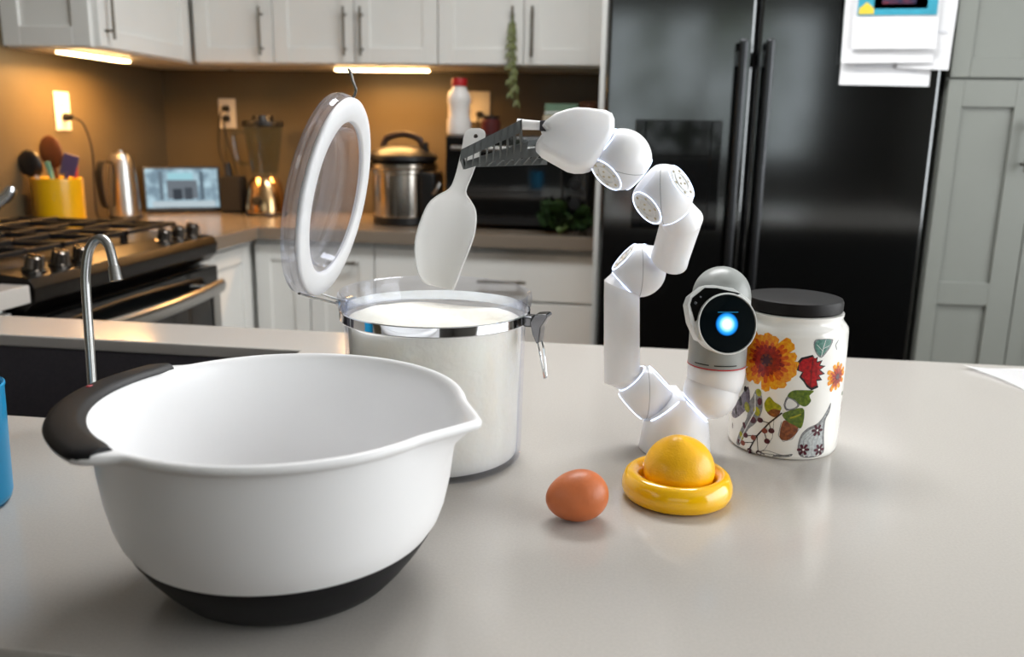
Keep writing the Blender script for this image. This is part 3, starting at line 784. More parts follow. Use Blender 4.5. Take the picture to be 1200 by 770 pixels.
t = thing('food_box', 'muted green carton lying on the cream carton', 'box', (-0.265, 3.27, zt + 0.0755))
obj('carton', box(B(), -0.06, 0.06, -0.045, 0.045, 0, 0.04, 0.002, 1), mat('carton_green', (112, 142, 118), 0.6, noise=0.08), t, False)
obj('pale_stripe', box(B(), -0.06, 0.06, -0.0458, -0.0452, 0.006, 0.012), PAPER, t, False)
t = thing('spice_tin', 'small round brown tin on the cream carton', 'tin', (-0.168, 3.255, zt + 0.0755))
obj('tin_body', lathe(B(), [(0, 0), (0.032, 0), (0.034, 0.004), (0.034, 0.034), (0, 0.034)], 28), mat('tin_brown', (92, 56, 34), 0.45, noise=0.2), t)
obj('lid', lathe(B(), [(0, 0.0345), (0.035, 0.0345), (0.035, 0.045), (0.030, 0.049), (0, 0.049)], 28), mat('tin_lid', (74, 44, 28), 0.4, noise=0.1), t)
t = thing('snack_jar', 'small dark red jar behind the red-capped bottle', 'jar', (-0.53, 3.27, zt))
obj('jar_body', lathe(B(), [(0, 0), (0.034, 0), (0.036, 0.005), (0.036, 0.05), (0.03, 0.058), (0, 0.058)], 28), mat('jar_maroon', (84, 36, 36), 0.3, noise=0.1), t)
obj('lid', lathe(B(), [(0, 0.0585), (0.031, 0.0585), (0.031, 0.07), (0, 0.071)], 28), BLACK, t)

# leafy greens
t = thing('leafy_greens', 'bunch of dark leafy greens in front of the toaster oven', 'greens', (-0.215, 2.972, 0))
GRN = mat('greens_leaf', (52, 84, 34), 0.55, noise=0.5, scale=40, col2=(22, 40, 16))
for k in range(46):
    a = random.uniform(0, 2 * pi); e = random.uniform(0.1, 1.0)
    c = Vector((0.085 * cos(a) * sqrt(1 - e * e * 0.6), 0.04 * sin(a), 0.028 + 0.085 * e * random.uniform(0.55, 1)))
    c.x = max(-0.085, min(0.06, c.x))
    u = Vector((cos(a) * 0.9, sin(a) * 0.5, e * 0.9 + random.uniform(-0.2, 0.3))).normalized()
    w = u.cross(Vector((random.gauss(0, 1), random.gauss(0, 1), random.gauss(0, 1)))).normalized(); nn = u.cross(w)
    s = random.uniform(0.022, 0.034)
    bm = B(); G = []
    for i in range(5):
        f = i / 4; hw = s * 0.75 * sin(pi * min(0.97, f * 0.92 + 0.06)) ** 0.7
        G.append([bm.verts.new(c + u * (s * 1.9 * (f - 0.5)) + w * (hw * q) + nn * (s * (0.25 * abs(q) + 0.12 * sin(7 * f + 3 * q + k) - 0.3 * f * f))) for q in (-1, -0.5, 0, 0.5, 1)])
    for i in range(4):
        for j in range(4): bm.faces.new((G[i][j], G[i][j + 1], G[i + 1][j + 1], G[i + 1][j]))
    g = bmesh.ops.solidify(bm, geom=list(bm.faces), thickness=0.0008)
    for v in bm.verts: v.co.z = max(v.co.z, 0.001)
    obj('leaf', bm, GRN, t)
obj('stems', tube(B(), [(-0.03, 0.0, 0.012), (0.0, 0.005, 0.03), (0.02, 0, 0.06)], [0.012, 0.01, 0.006], 8), mat('greens_stem', (96, 120, 60), 0.5, noise=0.1), t)

# vine hanging from a cabinet handle
vx, vy, vz = -0.438, 3.148, 0.69
t = thing('trailing_vine', 'thin pale green vine hanging down from a wall cabinet handle', 'plant', (vx, vy, vz))
VIN = mat('vine_leaf', (98, 106, 46), 0.5, noise=0.3, scale=40)
VST = mat('vine_stem', (90, 98, 46), 0.6, noise=0.2)
for sgn, ln in ((-1, 0.22), (1, 0.25), (0.3, 0.2)):
    P = smooth_path([(0, -0.006, 0.05), (0.006 * sgn, -0.014, 0.0), (0.010 * sgn, -0.012, -ln * 0.4), (0.012 * sgn + 0.01, -0.01, -ln)], 6)
    st = obj('stem', tube(B(), P, 0.0022, 6), VST, t)
    for k in range(3, len(P) - 1, 2):
        for sd in (-1, 1):
            bm = B(); c = P[k]; d = Vector((0.35 * sd, -0.2, -0.9)).normalized(); w = d.cross(Vector((0, 1, 0))).normalized(); s = 0.034
            prism(bm, [c, c + d * s * 0.4 + w * 0.0065, c + d * s, c + d * s * 0.4 - w * 0.0065], (0, -0.0008, 0))
            obj('leaf', bm, VIN, st, False)
# chrome thing at left edge
t = thing('chrome_kettle', 'chrome stovetop kettle cut off by the left edge', 'kettle', (-1.80, 2.12, CZ * 0 + 0.0565))
obj('kettle_body', lathe(B(), [(0, 0), (0.088, 0), (0.094, 0.01), (0.09, 0.05), (0.07, 0.085), (0.03, 0.1), (0, 0.102)], 40), CHROME, t)
obj('lid_knob', lathe(B(), [(0, 0.1), (0.008, 0.1), (0.007, 0.112), (0.014, 0.118), (0.012, 0.13), (0, 0.133)], 20), BLACK, t)
obj('spout', tube(B(), smooth_path([(0.05, 0.05, 0.05), (0.08, 0.08, 0.08), (0.095, 0.095, 0.11)], 4), [0.016] * 8 + [0.012], 12), CHROME, t)
obj('bail_handle', tube(B(), smooth_path([(-0.06, -0.04, 0.08), (-0.05, -0.035, 0.15), (0, 0, 0.175), (0.05, 0.035, 0.15), (0.06, 0.04, 0.08)], 5), 0.006, 10), BLACK, t)
# ------------------------------------------------------------------ mixing bowl
BWX, BWY = -0.2483, 0.5808
BOWLW = mat('bowl_plastic', (246, 246, 247), 0.3, noise=0.02, scale=12, sss=0.08)
t = thing('mixing_bowl', 'large white mixing bowl with a black grip and black rubber base', 'bowl', (BWX, BWY, 0))
def sstep(a, b, x):
    x = max(0.0, min(1.0, (x - a) / (b - a))); return x * x * (3 - 2 * x)
def adiff(a, b):
    return (a - b + 180) % 360 - 180
GC, GH = 198.0, 46.0                      # grip centre and half angle
def rim_extra(th):
    d = abs(adiff(th, -7.5))
    sp = 0.0195 * max(0.0, 1 - d / 21.0) ** 1.55
    g = abs(adiff(th, GC))
    fl = 0.0185 * (1 - sstep(GH - 6, GH + 7, g))
    return sp, fl
prof = [(0.1105, 0.0440, 0, 0), (0.1165, 0.053, 0, 0), (0.1205, 0.064, 0, 0), (0.1244, 0.082, 0, 0), (0.1272, 0.104, 0.05, 0), (0.1290, 0.122, 0.35, 0),
        (0.1298, 0.1315, 0.8, 0), (0.1312, 0.1345, 1, 0.55), (0.1342, 0.1352, 1, 1), (0.1362, 0.1372, 1, 1), (0.1364, 0.1396, 1, 1), (0.1350, 0.1416, 1, 1), (0.1326, 0.1420, 1, 0.85),
        (0.1304, 0.1410, 0.95, 0.0), (0.1285, 0.1375, 0.85, 0), (0.1268, 0.128, 0.5, 0), (0.1252, 0.112, 0.1, 0), (0.1225, 0.085, 0, 0), (0.1165, 0.057, 0, 0), (0.107, 0.038, 0, 0), (0.088, 0.023, 0, 0), (0.06, 0.0165, 0, 0), (0.03, 0.0148, 0, 0)]
bm = B(); NB = 180; rows = []
for r, z, ws, wf in prof:
    row = []
    for i in range(NB):
        th = 360.0 * i / NB; sp, fl = rim_extra(th)
        R_ = r + sp * ws + fl * wf
        row.append(bm.verts.new((R_ * cos(radians(th)), R_ * sin(radians(th)), z - 0.006 * sp / 0.0195 * ws * 0 )))
    rows.append(row)
for A, C in zip(rows[:-1], rows[1:]):
    for i in range(NB):
        j = (i + 1) % NB
        bm.faces.new((A[i], A[j], C[j], C[i]))
c = bm.verts.new((0, 0, 0.0146))
for i in range(NB): bm.faces.new((rows[-1][i], rows[-1][(i + 1) % NB], c))
bmesh.ops.recalc_face_normals(bm, faces=list(bm.faces))
obj('shell', bm, BOWLW, t, angle=60)
obj('rubber_base', lathe(B(), [(0.1095, 0.0450), (0.1112, 0.0444), (0.1108, 0.0428), (0.1035, 0.0310), (0.0925, 0.0165), (0.083, 0.006), (0.075, 0.001), (0.070, 0.0), (0.05, 0.0), (0.045, 0.003), (0, 0.003)], 72), RUBBER, t, angle=50)
# grip: rubber pad over the widened rim
bm = B(); rings = []
for i in range(41):
    f = -1 + 2 * i / 40; th = GC + f * (GH - 0.6); sp, fl = rim_extra(th)
    ro = 0.1352 + fl + 0.0022; ri = 0.1306
    ri += 0.003 * sstep(0.86, 1.0, abs(f)) ; ro -= 0.001 * sstep(0.9, 1.0, abs(f))
    q = [(ri, 0.1400), (ri - 0.0012, 0.1416), (ri + 0.001, 0.1438), (ri + 0.006, 0.1452), (ro - 0.006, 0.1446), (ro - 0.0015, 0.143), (ro, 0.1405), (ro - 0.001, 0.1385), (ro - 0.004, 0.1378)]
    rings.append([Vector((r * cos(radians(th)), r * sin(radians(th)), z)) for r, z in q])
loft(bm, rings)
g = obj('grip', bm, RUBBER, t, angle=50)
ma = radians(183); 
obj('red_glint', ellipsoid(B(), (0.1475 * cos(ma), 0.1475 * sin(ma), 0.1449), 0.0022, 0.0032, 0.0006, None, 12, 8), mat('glint_red', (150, 24, 44), 0.4), g)  # reddish reflection on the grip, put in as a coloured oval

# ------------------------------------------------------------------ flour canister
CNX, CNY = -0.194, 0.854
CROT = radians(-11.4)
ACR = thin_glass('clear_acrylic', (250, 251, 254), 0.05, 0.5, 0.03)
t = thing('flour_canister', 'clear canister of flour with its round lid open', 'canister', (CNX, CNY, 0), CROT)
prof = [(0, 0), (0.086, 0), (0.0905, 0.004), (0.0912, 0.02), (0.0932, 0.140), (0.0940, 0.1475), (0.0962, 0.150), (0.0968, 0.161), (0.0990, 0.165), (0.0998, 0.1715), (0.0992, 0.1755), (0.0975, 0.1768),
        (0.0955, 0.1755), (0.0948, 0.165), (0.0925, 0.158), (0.0905, 0.146), (0.0884, 0.02), (0.0872, 0.0065), (0, 0.0058)]
obj('clear_body', lathe(B(), prof, 96), ACR, t, angle=40)
obj('chrome_band', lathe(B(), [(0.0972, 0.1495), (0.0980, 0.1505), (0.0980, 0.1590), (0.0972, 0.1600)], 96, closed=True), CHROME, t)
# hinge on the lid side (-x), clasp on +x
bm = B(); box(bm, -0.109, -0.0975, -0.011, 0.011, 0.1485, 0.1615, 0.002, 2); box(bm, -0.114, -0.108, -0.008, 0.008, 0.1525, 0.1585, 0.002, 2)
hg = obj('hinge_bracket', bm, CHROME, t)
bm = B(); box(bm, 0.0975, 0.107, -0.008, 0.008, 0.149, 0.160, 0.002, 2)
cb = obj('clasp_bracket', bm, mat('clasp_steel', (120, 120, 122), 0.2, 1.0, noise=0.05), t)
CLS = MATS['clasp_steel']
bm = prism(B(), [(0.105, -0.0085, 0.1545), (0.110, -0.0085, 0.1625), (0.1215, -0.0085, 0.1640), (0.1235, -0.0085, 0.1615), (0.1165, -0.0085, 0.150), (0.1150, -0.0085, 0.1345), (0.1125, -0.0085, 0.133), (0.1080, -0.0085, 0.142)], (0, 0.017, 0), 0.0012, 2)
lv = obj('clasp_lever', bm, CLS, t)
bm = B()
for sy in (-0.0065, 0.0065):
    tube(bm, smooth_path([(0.1125, sy, 0.1365), (0.1155, sy, 0.125), (0.1185, sy * 0.7, 0.108), (0.1200, sy * 0.45, 0.0985)], 4), 0.0011, 8)
tube(bm, [(0.1200, -0.0034, 0.0985), (0.1204, 0, 0.0965), (0.1200, 0.0034, 0.0985)], 0.0011, 8)
obj('wire_loop', bm, CHROME, t)
# lid: posed in world space, then brought into the canister's frame
LC = at(383, 230, 0.875)
vL = (CAM - LC).normalized()                  # towards the viewer
rL = (RT - vL * RT.dot(vL)).normalized(); uL = vL.cross(rL).normalized()
if uL.z < 0: uL = -uL
nL = (vL * 0.30 + (rL * cos(radians(13.3)) - uL * sin(radians(13.3))) * 0.954).normalized()
upL = (uL * cos(radians(13.3)) + rL * sin(radians(13.3))); upL = (upL - nL * upL.dot(nL)).normalized()
xL = upL.cross(nL).normalized()
ML = Matrix(((xL.x, upL.x, nL.x, LC.x), (xL.y, upL.y, nL.y, LC.y), (xL.z, upL.z, nL.z, LC.z), (0, 0, 0, 1)))
MT = Matrix.Translation((CNX, CNY, 0)) @ Matrix.Rotation(CROT, 4, 'Z')
MLL = MT.inverted() @ ML                      # local z of the lid = its inner side
LIDM = thin_glass('lid_acrylic', (252, 252, 255), 0.05, 0.8, 0.09)
RL = 0.1035
prof = [(0, -0.0105), (0.080, -0.0105), (0.094, -0.0095), (RL - 0.001, -0.006), (RL, -0.002), (RL - 0.002, 0.0005), (RL - 0.0005, 0.003), (RL - 0.002, 0.0065), (0.078, 0.0068), (0.0760, 0.0100), (0.0735, 0.0108), (0.0715, 0.010), (0.0700, -0.0035), (0.064, -0.0062), (0, -0.0066)]
ld = obj('lid', lathe(B(), prof, 96, MLL), LIDM, t, angle=40)
obj('gasket', lathe(B(), [(0.0775, 0.0070), (0.0995, 0.0070), (0.1010, 0.0085), (0.1008, 0.0112), (0.0990, 0.0128), (0.089, 0.0136), (0.0795, 0.0130), (0.0778, 0.0115)], 96, MLL, closed=True), mat('gasket_silicone', (232, 233, 236), 0.4, noise=0.02, sss=0.2), ld, angle=50)
def lp(x, y, z): return MLL @ Vector((x, y, z))
obj('lid_wire', tube(B(), [lp(0, y, z) for y, z in ((0.098, 0.004), (0.104, 0.007), (0.111, 0.007), (0.118, 0.002), (0.126, -0.002), (0.1285, -0.005))], 0.0016, 10), CHROME, ld)
for sx in (-0.016, 0.016):
    a, b = lp(sx * 1.7, -0.100, 0.001), Vector((-0.111, sx * 0.45, 0.1555))
    obj('hinge_wire', tube(B(), [a, a.lerp(b, 0.35) + Vector((-0.004, 0, 0.0)), b], 0.0014, 8), CHROME, ld)

# flour
bm = B(); NF = 72; rows = []
rnd = random.Random(3)
ph = [rnd.uniform(0, 6.28) for _ in range(8)]
def flour_r(a, z):
    r = 0.0862 + (0.0896 - 0.0862) * min(1, max(0, (z - 0.007) / 0.135))
    dent = 0.004 * math.exp(-(adiff(math.degrees(a), -80 + 9 * sin(90 * z)) / (10 + 5 * sin(140 * z))) ** 2) * sstep(0.10, 0.115, z) * (1 - sstep(0.128, 0.136, z))
    return r - dent - 0.0004 - 0.0006 * (0.5 + 0.5 * sin(5 * a + ph[0]) * sin(60 * z + ph[1]))
for k in range(15):
    z = 0.0068 + 0.1405 * k / 14; row = []
    for i in range(NF):
        a = 2 * pi * i / NF
        zz = z + (0.0018 * sin(2 * a + ph[2]) + 0.001 * sin(5 * a + ph[3])) * (k / 14) ** 4
        row.append(bm.verts.new((flour_r(a, zz) * cos(a), flour_r(a, zz) * sin(a), zz)))
    rows.append(row)
for s in (0.9, 0.75, 0.55, 0.3):
    row = []
    for i in range(NF):
        v = rows[14][i].co; a = 2 * pi * i / NF
        row.append(bm.verts.new((v.x * s, v.y * s, v.z + (1 - s) * 0.004 + 0.004 * sin(9 * s + 3 * a + ph[4]) * s + 0.003 * sin(17 * s + ph[5]) - 0.01 * math.exp(-((s - 0.6) / 0.2) ** 2) * (0.5 + 0.5 * cos(a - 0.8)))))
    rows.append(row)
for A, C in zip(rows[:-1], rows[1:]):
    for i in range(NF): bm.faces.new((A[i], A[(i + 1) % NF], C[(i + 1) % NF], C[i]))
bm.faces.new(rows[-1]); bm.faces.new(list(reversed(rows[0])))
bmesh.ops.recalc_face_normals(bm, faces=list(bm.faces))
fl = obj('flour', bm, mat('flour_powder', (253, 245, 228), 0.95, noise=0.05, scale=35, bump=0.35, bscale=160, spec=0.1, sss=0.7, sscale=0.03), angle=60)
fl.location = (CNX, CNY, 0)
tag(fl, 'white flour filling the clear canister', 'flour', kind='stuff')

# ------------------------------------------------------------------ robot
ROBW = mat('robot_white', (244, 244, 246), 0.32, noise=0.015, scale=20, sss=0.7, sscale=0.02)
ROBG = mat('robot_grey', (150, 153, 150), 0.35, noise=0.03, scale=20)
LED = emitter('led_ring_light', (206, 222, 255), 3.0)
BO = Vector((0.061, 0.917, 0))
EX, EY, EZ = R0.copy(), Vector((-sin(YAW), cos(YAW), 0)), Vector((0, 0, 1))
rob = thing('robot_arm', 'white modular robot arm with glowing joints and a round screen head', 'robot', BO)
JR, JD = 0.0292, 0.0226
JF = sqrt(JR * JR - JD * JD)
def cut(bm, pts_n):
    for p, n in pts_n:
        r = bmesh.ops.bisect_plane(bm, geom=list(bm.verts) + list(bm.edges) + list(bm.faces), plane_co=Vector(p), plane_no=Vector(n), clear_outer=True)
        es = [e for e in r['geom_cut'] if isinstance(e, bmesh.types.BMEdge)]
        bmesh.ops.edgeloop_fill(bm, edges=es)
    return bm
def led_ring(c, n, r, parent, w=0.00045):
    n = Vector(n).normalized()
    M = Matrix.Translation(Vector(c)) @ n.to_track_quat('Z', 'Y').to_matrix().to_4x4()
    bm = lathe(B(), [(r + w * cos(a), w * sin(a)) for a in [2 * pi * k / 8 for k in range(8)]], 40, M, closed=True)
    obj('light_ring', bm, LED, parent, origin=BO)
def port(c, n, r, parent):
    """round connector plate with its contacts"""
    n = Vector(n).normalized(); M = Matrix.Translation(Vector(c)) @ n.to_track_quat('Z', 'Y').to_matrix().to_4x4()
    obj('port_plate', lathe(B(), [(0, 0.0002), (r * 0.5, 0.0002), (r * 0.52, 0.0011), (r * 0.62, 0.0011), (r * 0.64, 0.0003), (r * 0.88, 0.0003), (r * 0.9, -0.0005), (0, -0.0005)], 32, M), mat('port_plastic', (232, 233, 233), 0.35, noise=0.03), parent, origin=BO)
    bm = B()
    for k in range(6):
        a = 2 * pi * k / 6
        box(bm, r * 0.75 * cos(a) - 0.0011, r * 0.75 * cos(a) + 0.0011, r * 0.75 * sin(a) - 0.0011, r * 0.75 * sin(a) + 0.0011, 0, 0.0009, 0, 1, M)
    for x, y in ((-0.25, -0.1), (0.22, -0.12), (0, 0.24)): box(bm, r * x - 0.0012, r * x + 0.0012, r * y - 0.0009, r * y + 0.0009, 0, 0.0007, 0, 1, M)
    obj('contacts', bm, mat('contact_gold', (200, 188, 160), 0.3, 0.8, noise=0.05), parent, origin=BO)
def islands(bm):
    """split a bmesh into its separate pieces"""
    left = set(bm.verts); out = []
    while left:
        st = [left.pop()]; grp = set(st)
        while st:
            v = st.pop()
            for e in v.link_edges:
                w = e.other_vert(v)
                if w in left: left.discard(w); grp.add(w); st.append(w)
        nb = bmesh.new(); mp = {v: nb.verts.new(v.co) for v in grp}
        for f in bm.faces:
            if f.verts[0] in grp: nb.faces.new([mp[v] for v in f.verts])
        out.append(nb)
    bm.free()
    return out
def joint(c, normals, rings, ports=(), seam=None):
    bm = bmesh.new(); bmesh.ops.create_uvsphere(bm, u_segments=48, v_segments=32, radius=JR)
    bm.transform(Matrix.Translation(c))
    ns = [Vector(n).normalized() for n in normals]
    cut(bm, [(c + n * JD, n) for n in ns])
    j = obj('joint', bm, ROBW, rob, origin=BO, angle=30)
    for i in rings: led_ring(c + ns[i] * JD, ns[i], JF, j)
    for i in ports: port(c + ns[i] * (JD + 0.0001), ns[i], JF * 0.95, j)
    if seam is not None:
        n = Vector(seam).normalized()
        M = Matrix.Translation(c) @ n.to_track_quat('Z', 'Y').to_matrix().to_4x4()
        arc = lathe(B(), [(JR + 0.00012, -0.00025), (JR + 0.00012, 0.00025), (JR - 0.0003, 0.00025), (JR - 0.0003, -0.00025)], 64, M, closed=True)
        for q in ns: # keep the seam on the round skin only
            bmesh.ops.bisect_plane(arc, geom=list(arc.verts) + list(arc.edges) + list(arc.faces), plane_co=c + q * (JD - 0.0001), plane_no=q, clear_outer=True)
        for isl in islands(arc): obj('seam', isl, mat('seam_grey', (150, 152, 154), 0.5), j, origin=BO)
    return j
def dirn(x, z, toward=0.0):
    v = EX * x + EZ * z - EY * toward
    return v.normalized()
UL, UR, DL, DR = dirn(-1, 1), dirn(1, 1), dirn(-1, -1), dirn(1, -1)
# base with its two sloping faces
bm = lathe(B(), [(0, 0), (0.0385, 0), (0.0392, 0.001), (0.0385, 0.006), (0.0350, 0.034), (0.0325, 0.05), (0.030, 0.066), (0, 0.066)], 48, Matrix.Translation(BO))
off = 0.0475
cut(bm, [(BO + UL * off, UL), (BO + UR * off, UR), (BO + EZ * 0.0635, EZ)])
bs = obj('base', bm, ROBW, rob, origin=BO, angle=28)
def slope_line(n):
    sd = -EY
    cpt = BO + n * (off + 0.0002); tdir = n.cross(sd).normalized()
    up = tdir if tdir.z > 0 else -tdir
    apex = cpt + up * ((0.0635 - cpt.z) / up.z)
    lo = cpt + up * ((0.036 - cpt.z) / up.z)
    return apex, lo
for n in (UL, UR):
    pts = []
    for k in range(9):
        z = 0.063 - 0.026 * k / 8
        # curve where the sloping face meets the round body, on the camera's side
        e = (off - z * 0.70711) / 0.70711
        r = 0.0350 - (z - 0.034) * 0.0025 / 0.016 if z < 0.05 else 0.0325 - (z - 0.05) * 0.0025 / 0.016
        d = sqrt(max(0.0, r * r - e * e))
        sx = 1 if n.dot(EX) > 0 else -1
        pts.append(BO + EX * (sx * e) - EY * (d + 0.0002) + EZ * z)
    obj('light_line', tube(B(), pts, 0.0007, 6), LED, bs, origin=BO)
ZB = 0.948
J1, J2 = at(756.5, 460, ZB), at(749, 317, 0.94)
SBp, SAp = at(777, 228, 0.835), at(728, 187, 0.825)
J3 = at(833, 459, 0.925)
joint(J1, [UL, UR, DL, DR], [0, 1, 2], [2], seam=EX)
nl2 = dirn(0.75, 0.75, 0.25)
joint(J2, [DL, nl2, dirn(-1, 0.85)], [0, 1, 2], [2], seam=EX)
joint(J3, [UR, DL], [1], [], None)
nAB = (SBp - SAp).normalized()
nW = dirn(-0.8, 0.62, 0.1)
nSBl = (dirn(0.62, -0.75, -0.35))
joint(SAp, [nAB, nW, dirn(-0.7, -0.68, 0.42)], [0, 1, 2], [2], seam=dirn(0.25, 1, 0.45))
joint(SBp, [-nAB, nSBl, dirn(-0.76, -0.58, 0.42), dirn(0.72, 0.6, 0.5)], [1, 2, 3], [2, 3], seam=dirn(1, 0.1, 0.25))
# links
def link(c0, n0, body, c1, n1, r=0.0194, m=ROBW):
    rings = [(c0, n0, JF * 0.99)] + [(c, n, r * k) for c, n, k in body] + [(c1, n1, JF * 0.99)]
    P = []
    ref = EY
    for c, n, rr in rings:
        n = Vector(n).normalized()
        a = (ref - n * ref.dot(n)).normalized(); b = n.cross(a)
        P.append([Vector(c) + a * (rr * cos(2 * pi * i / 40)) + b * (rr * sin(2 * pi * i / 40)) for i in range(40)])
    return obj('link', loft(B(), P), m, rob, origin=BO, angle=30)
Z1 = ZB - 0.003
link(J1 + UL * (JD + 0.0003), UL, [(at(728.8, 441, Z1), dirn(-0.35, 1), 1.06), (at(728.6, 431, Z1), EZ, 1.01), (at(728.6, 346, Z1 - 0.004), EZ, 1.0), (at(728.8, 336, Z1 - 0.005), dirn(0.35, 1), 1.06)], J2 + DL * (JD + 0.0003), dirn(1, 1))
pA, pB = at(797.5, 262, 0.862), at(784.5, 304, 0.915)
ax = (pB - pA).normalized()
link(SBp + nSBl * (JD + 0.0003), nSBl, [(pA - ax * 0.006, (ax + nSBl * 0.7).normalized(), 1.08), (pA, ax, 1.03), (pB - ax * 0.012, ax, 1.02), (pB, (ax - nl2 * 0.35).normalized(), 1.06)], J2 + nl2 * (JD + 0.0003), -nl2)
# wrist
WZ = 0.82
ol = [(635.5, 144), (639, 139), (651, 130), (664, 125.5), (676, 123), (690, 123.5), (712, 126.5), (719, 130), (722, 137), (722, 150), (716, 163), (705, 181), (696, 192.5), (688, 194.8), (677, 195), (668, 193), (648, 182), (636, 175), (629, 167.5), (628.8, 164), (634, 156), (641, 150)]
pts = [at(x, y, WZ - 0.024) for x, y in ol]
bm = B()
n = len(pts); cen = sum(pts, Vector()) / n
rings = []
for k, (s, d) in enumerate(((0.80, 0.0), (0.93, 0.002), (0.985, 0.007), (1.0, 0.014), (1.0, 0.034), (0.985, 0.041), (0.93, 0.046), (0.80, 0.048))):
    rings.append([cen + (p - cen) * s + FW * d for p in pts])
loft(bm, rings)
wr = obj('wrist', bm, ROBW, rob, origin=BO, angle=70, wn=False)
JAWG = mat('jaw_grey', (104, 108, 108), 0.5, noise=0.05, scale=60)
# mouth shadow piece and white drive bar
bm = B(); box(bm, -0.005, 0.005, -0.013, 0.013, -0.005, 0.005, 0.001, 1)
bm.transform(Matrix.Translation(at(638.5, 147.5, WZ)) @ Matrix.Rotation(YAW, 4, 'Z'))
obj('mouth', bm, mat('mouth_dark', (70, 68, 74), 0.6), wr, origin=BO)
# jaws
def jaw(P0, P1, h0, h1, dep0, dep1, up, inn, nr, name):
    """open ribbed beam: P0 wrist end, P1 tip; a face plate h tall along up, ribs reaching dep along inn"""
    d = (P1 - P0)
    def q(s, u, w): 
        hh = h0 + (h1 - h0) * s; dd = dep0 + (dep1 - dep0) * s
        return P0 + d * s + up * (hh * u) + inn * (dd * w)
    th = 0.0016
    bm = B()
    L_ = d.length
    def slab(a, bb, c, dd, nrm):
        prism(bm, [a, bb, c, dd], nrm * th)
    nrm = d.cross(up).normalized()
    if nrm.dot(FW) < 0: nrm = -nrm
    slab(q(0, 0, 0), q(1, 0, 0), q(1, 1, 0), q(0, 1, 0), nrm)             # face plate
    slab(q(0, 0, 1), q(1, 0, 1), q(1, 0.75, 1), q(0, 0.75, 1), nrm)         # back plate
    j = obj(name, bm, JAWG, rob, False, origin=BO)
    for k in range(nr + 1):
        s = k / nr; s0 = max(0.0, s - 0.012); s2 = min(1.0, max(0.0, s + (0.09 if k < nr else 0))); 
        b2 = B()
        a0, a1, b0, b1 = q(s0, 0.05, 0.0), q(s2, 0.05, 1.0), q(s0, 0.95, 0.0), q(s2, 0.72, 1.0)
        prism(b2, [a0, a1, b1, b0], d.normalized() * 0.0014)
        obj('rib', b2, JAWG, j, False, origin=BO)
    return j
upj = (UP * 0.94 + RT * 0.12 - FW * 0.28).normalized()
innj = (FW * 0.80 - UP * 0.62 + RT * 0.3).normalized()
jaw(at(610, 155.5, 0.815), at(539.5, 188, 0.826), 0.0125, 0.0105, 0.023, 0.012, upj, innj, 9, 'jaw')
up2 = (UP * 0.9 - FW * 0.3).normalized()
jaw(at(642, 182, 0.858), at(558, 191, 0.854), 0.0095, 0.006, 0.018, 0.008, up2, (FW * 0.95 - UP * 0.35).normalized(), 8, 'jaw')
bm = tube(B(), [at(606, 145.5, 0.822), at(622, 146.5, 0.82), at(640, 147.5, 0.818)], [0.0052, 0.0046, 0.0042], 12)
obj('drive_bar', bm, ROBW, wr, origin=BO)
bm = tube(B(), [at(636, 172, 0.845), at(652, 168, 0.83)], [0.005, 0.006], 10)
obj('drive_bar', bm, JAWG, wr, origin=BO)

# head with the round screen
HZ = 0.915
hc = at(841.5, 400, HZ); ppm = F_PX / HZ
hz = lambda py: (400 - py) / ppm / cos(PITCH)
rH = 33.6 / ppm
Mh = Matrix.Translation(hc)
z_top, z_red = hz(346), hz(425.5)
prof = [(rH, z_red)] + [(rH, z_red + (z_top - z_red) * k / 4) for k in range(1, 5)] + [(rH * 0.985 * cos(a), z_top + rH * 0.985 * sin(a)) for a in [pi / 2 * k / 12 for k in range(1, 12)]] + [(0, z_top + rH * 0.985)]
hd = obj('head', lathe(B(), [(0, z_red)] + prof, 56, Mh), ROBG, rob, origin=BO, angle=40)
obj('red_band', lathe(B(), [(rH + 0.0001, z_red - 0.0009), (rH + 0.0004, z_red - 0.0008), (rH + 0.0004, z_red + 0.0004), (rH + 0.0001, z_red + 0.0005)], 56, Mh, closed=True), mat('band_red', (178, 40, 46), 0.4), hd, origin=BO)
for a0, a1 in ((-150, -118), (-108, -62)):
    obj('vent_slot', lathe(B(), [(rH + 0.0001, z_red + 0.0036), (rH + 0.0003, z_red + 0.0036), (rH + 0.0003, z_red + 0.0048), (rH + 0.0001, z_red + 0.0048)], 14, Mh, closed=True, a0=radians(a0) + YAW, a1=radians(a1) + YAW), BLACK, hd, origin=BO)
obj('lower_cup', lathe(B(), [(0, z_red - 0.0012), (rH, z_red - 0.0012), (rH, hz(437)), (rH * 0.97, hz(447)), (rH * 0.9, hz(455)), (rH * 0.78, hz(461)), (rH * 0.6, hz(463)), (0, hz(463))], 56, Mh), ROBW, hd, origin=BO, angle=40)
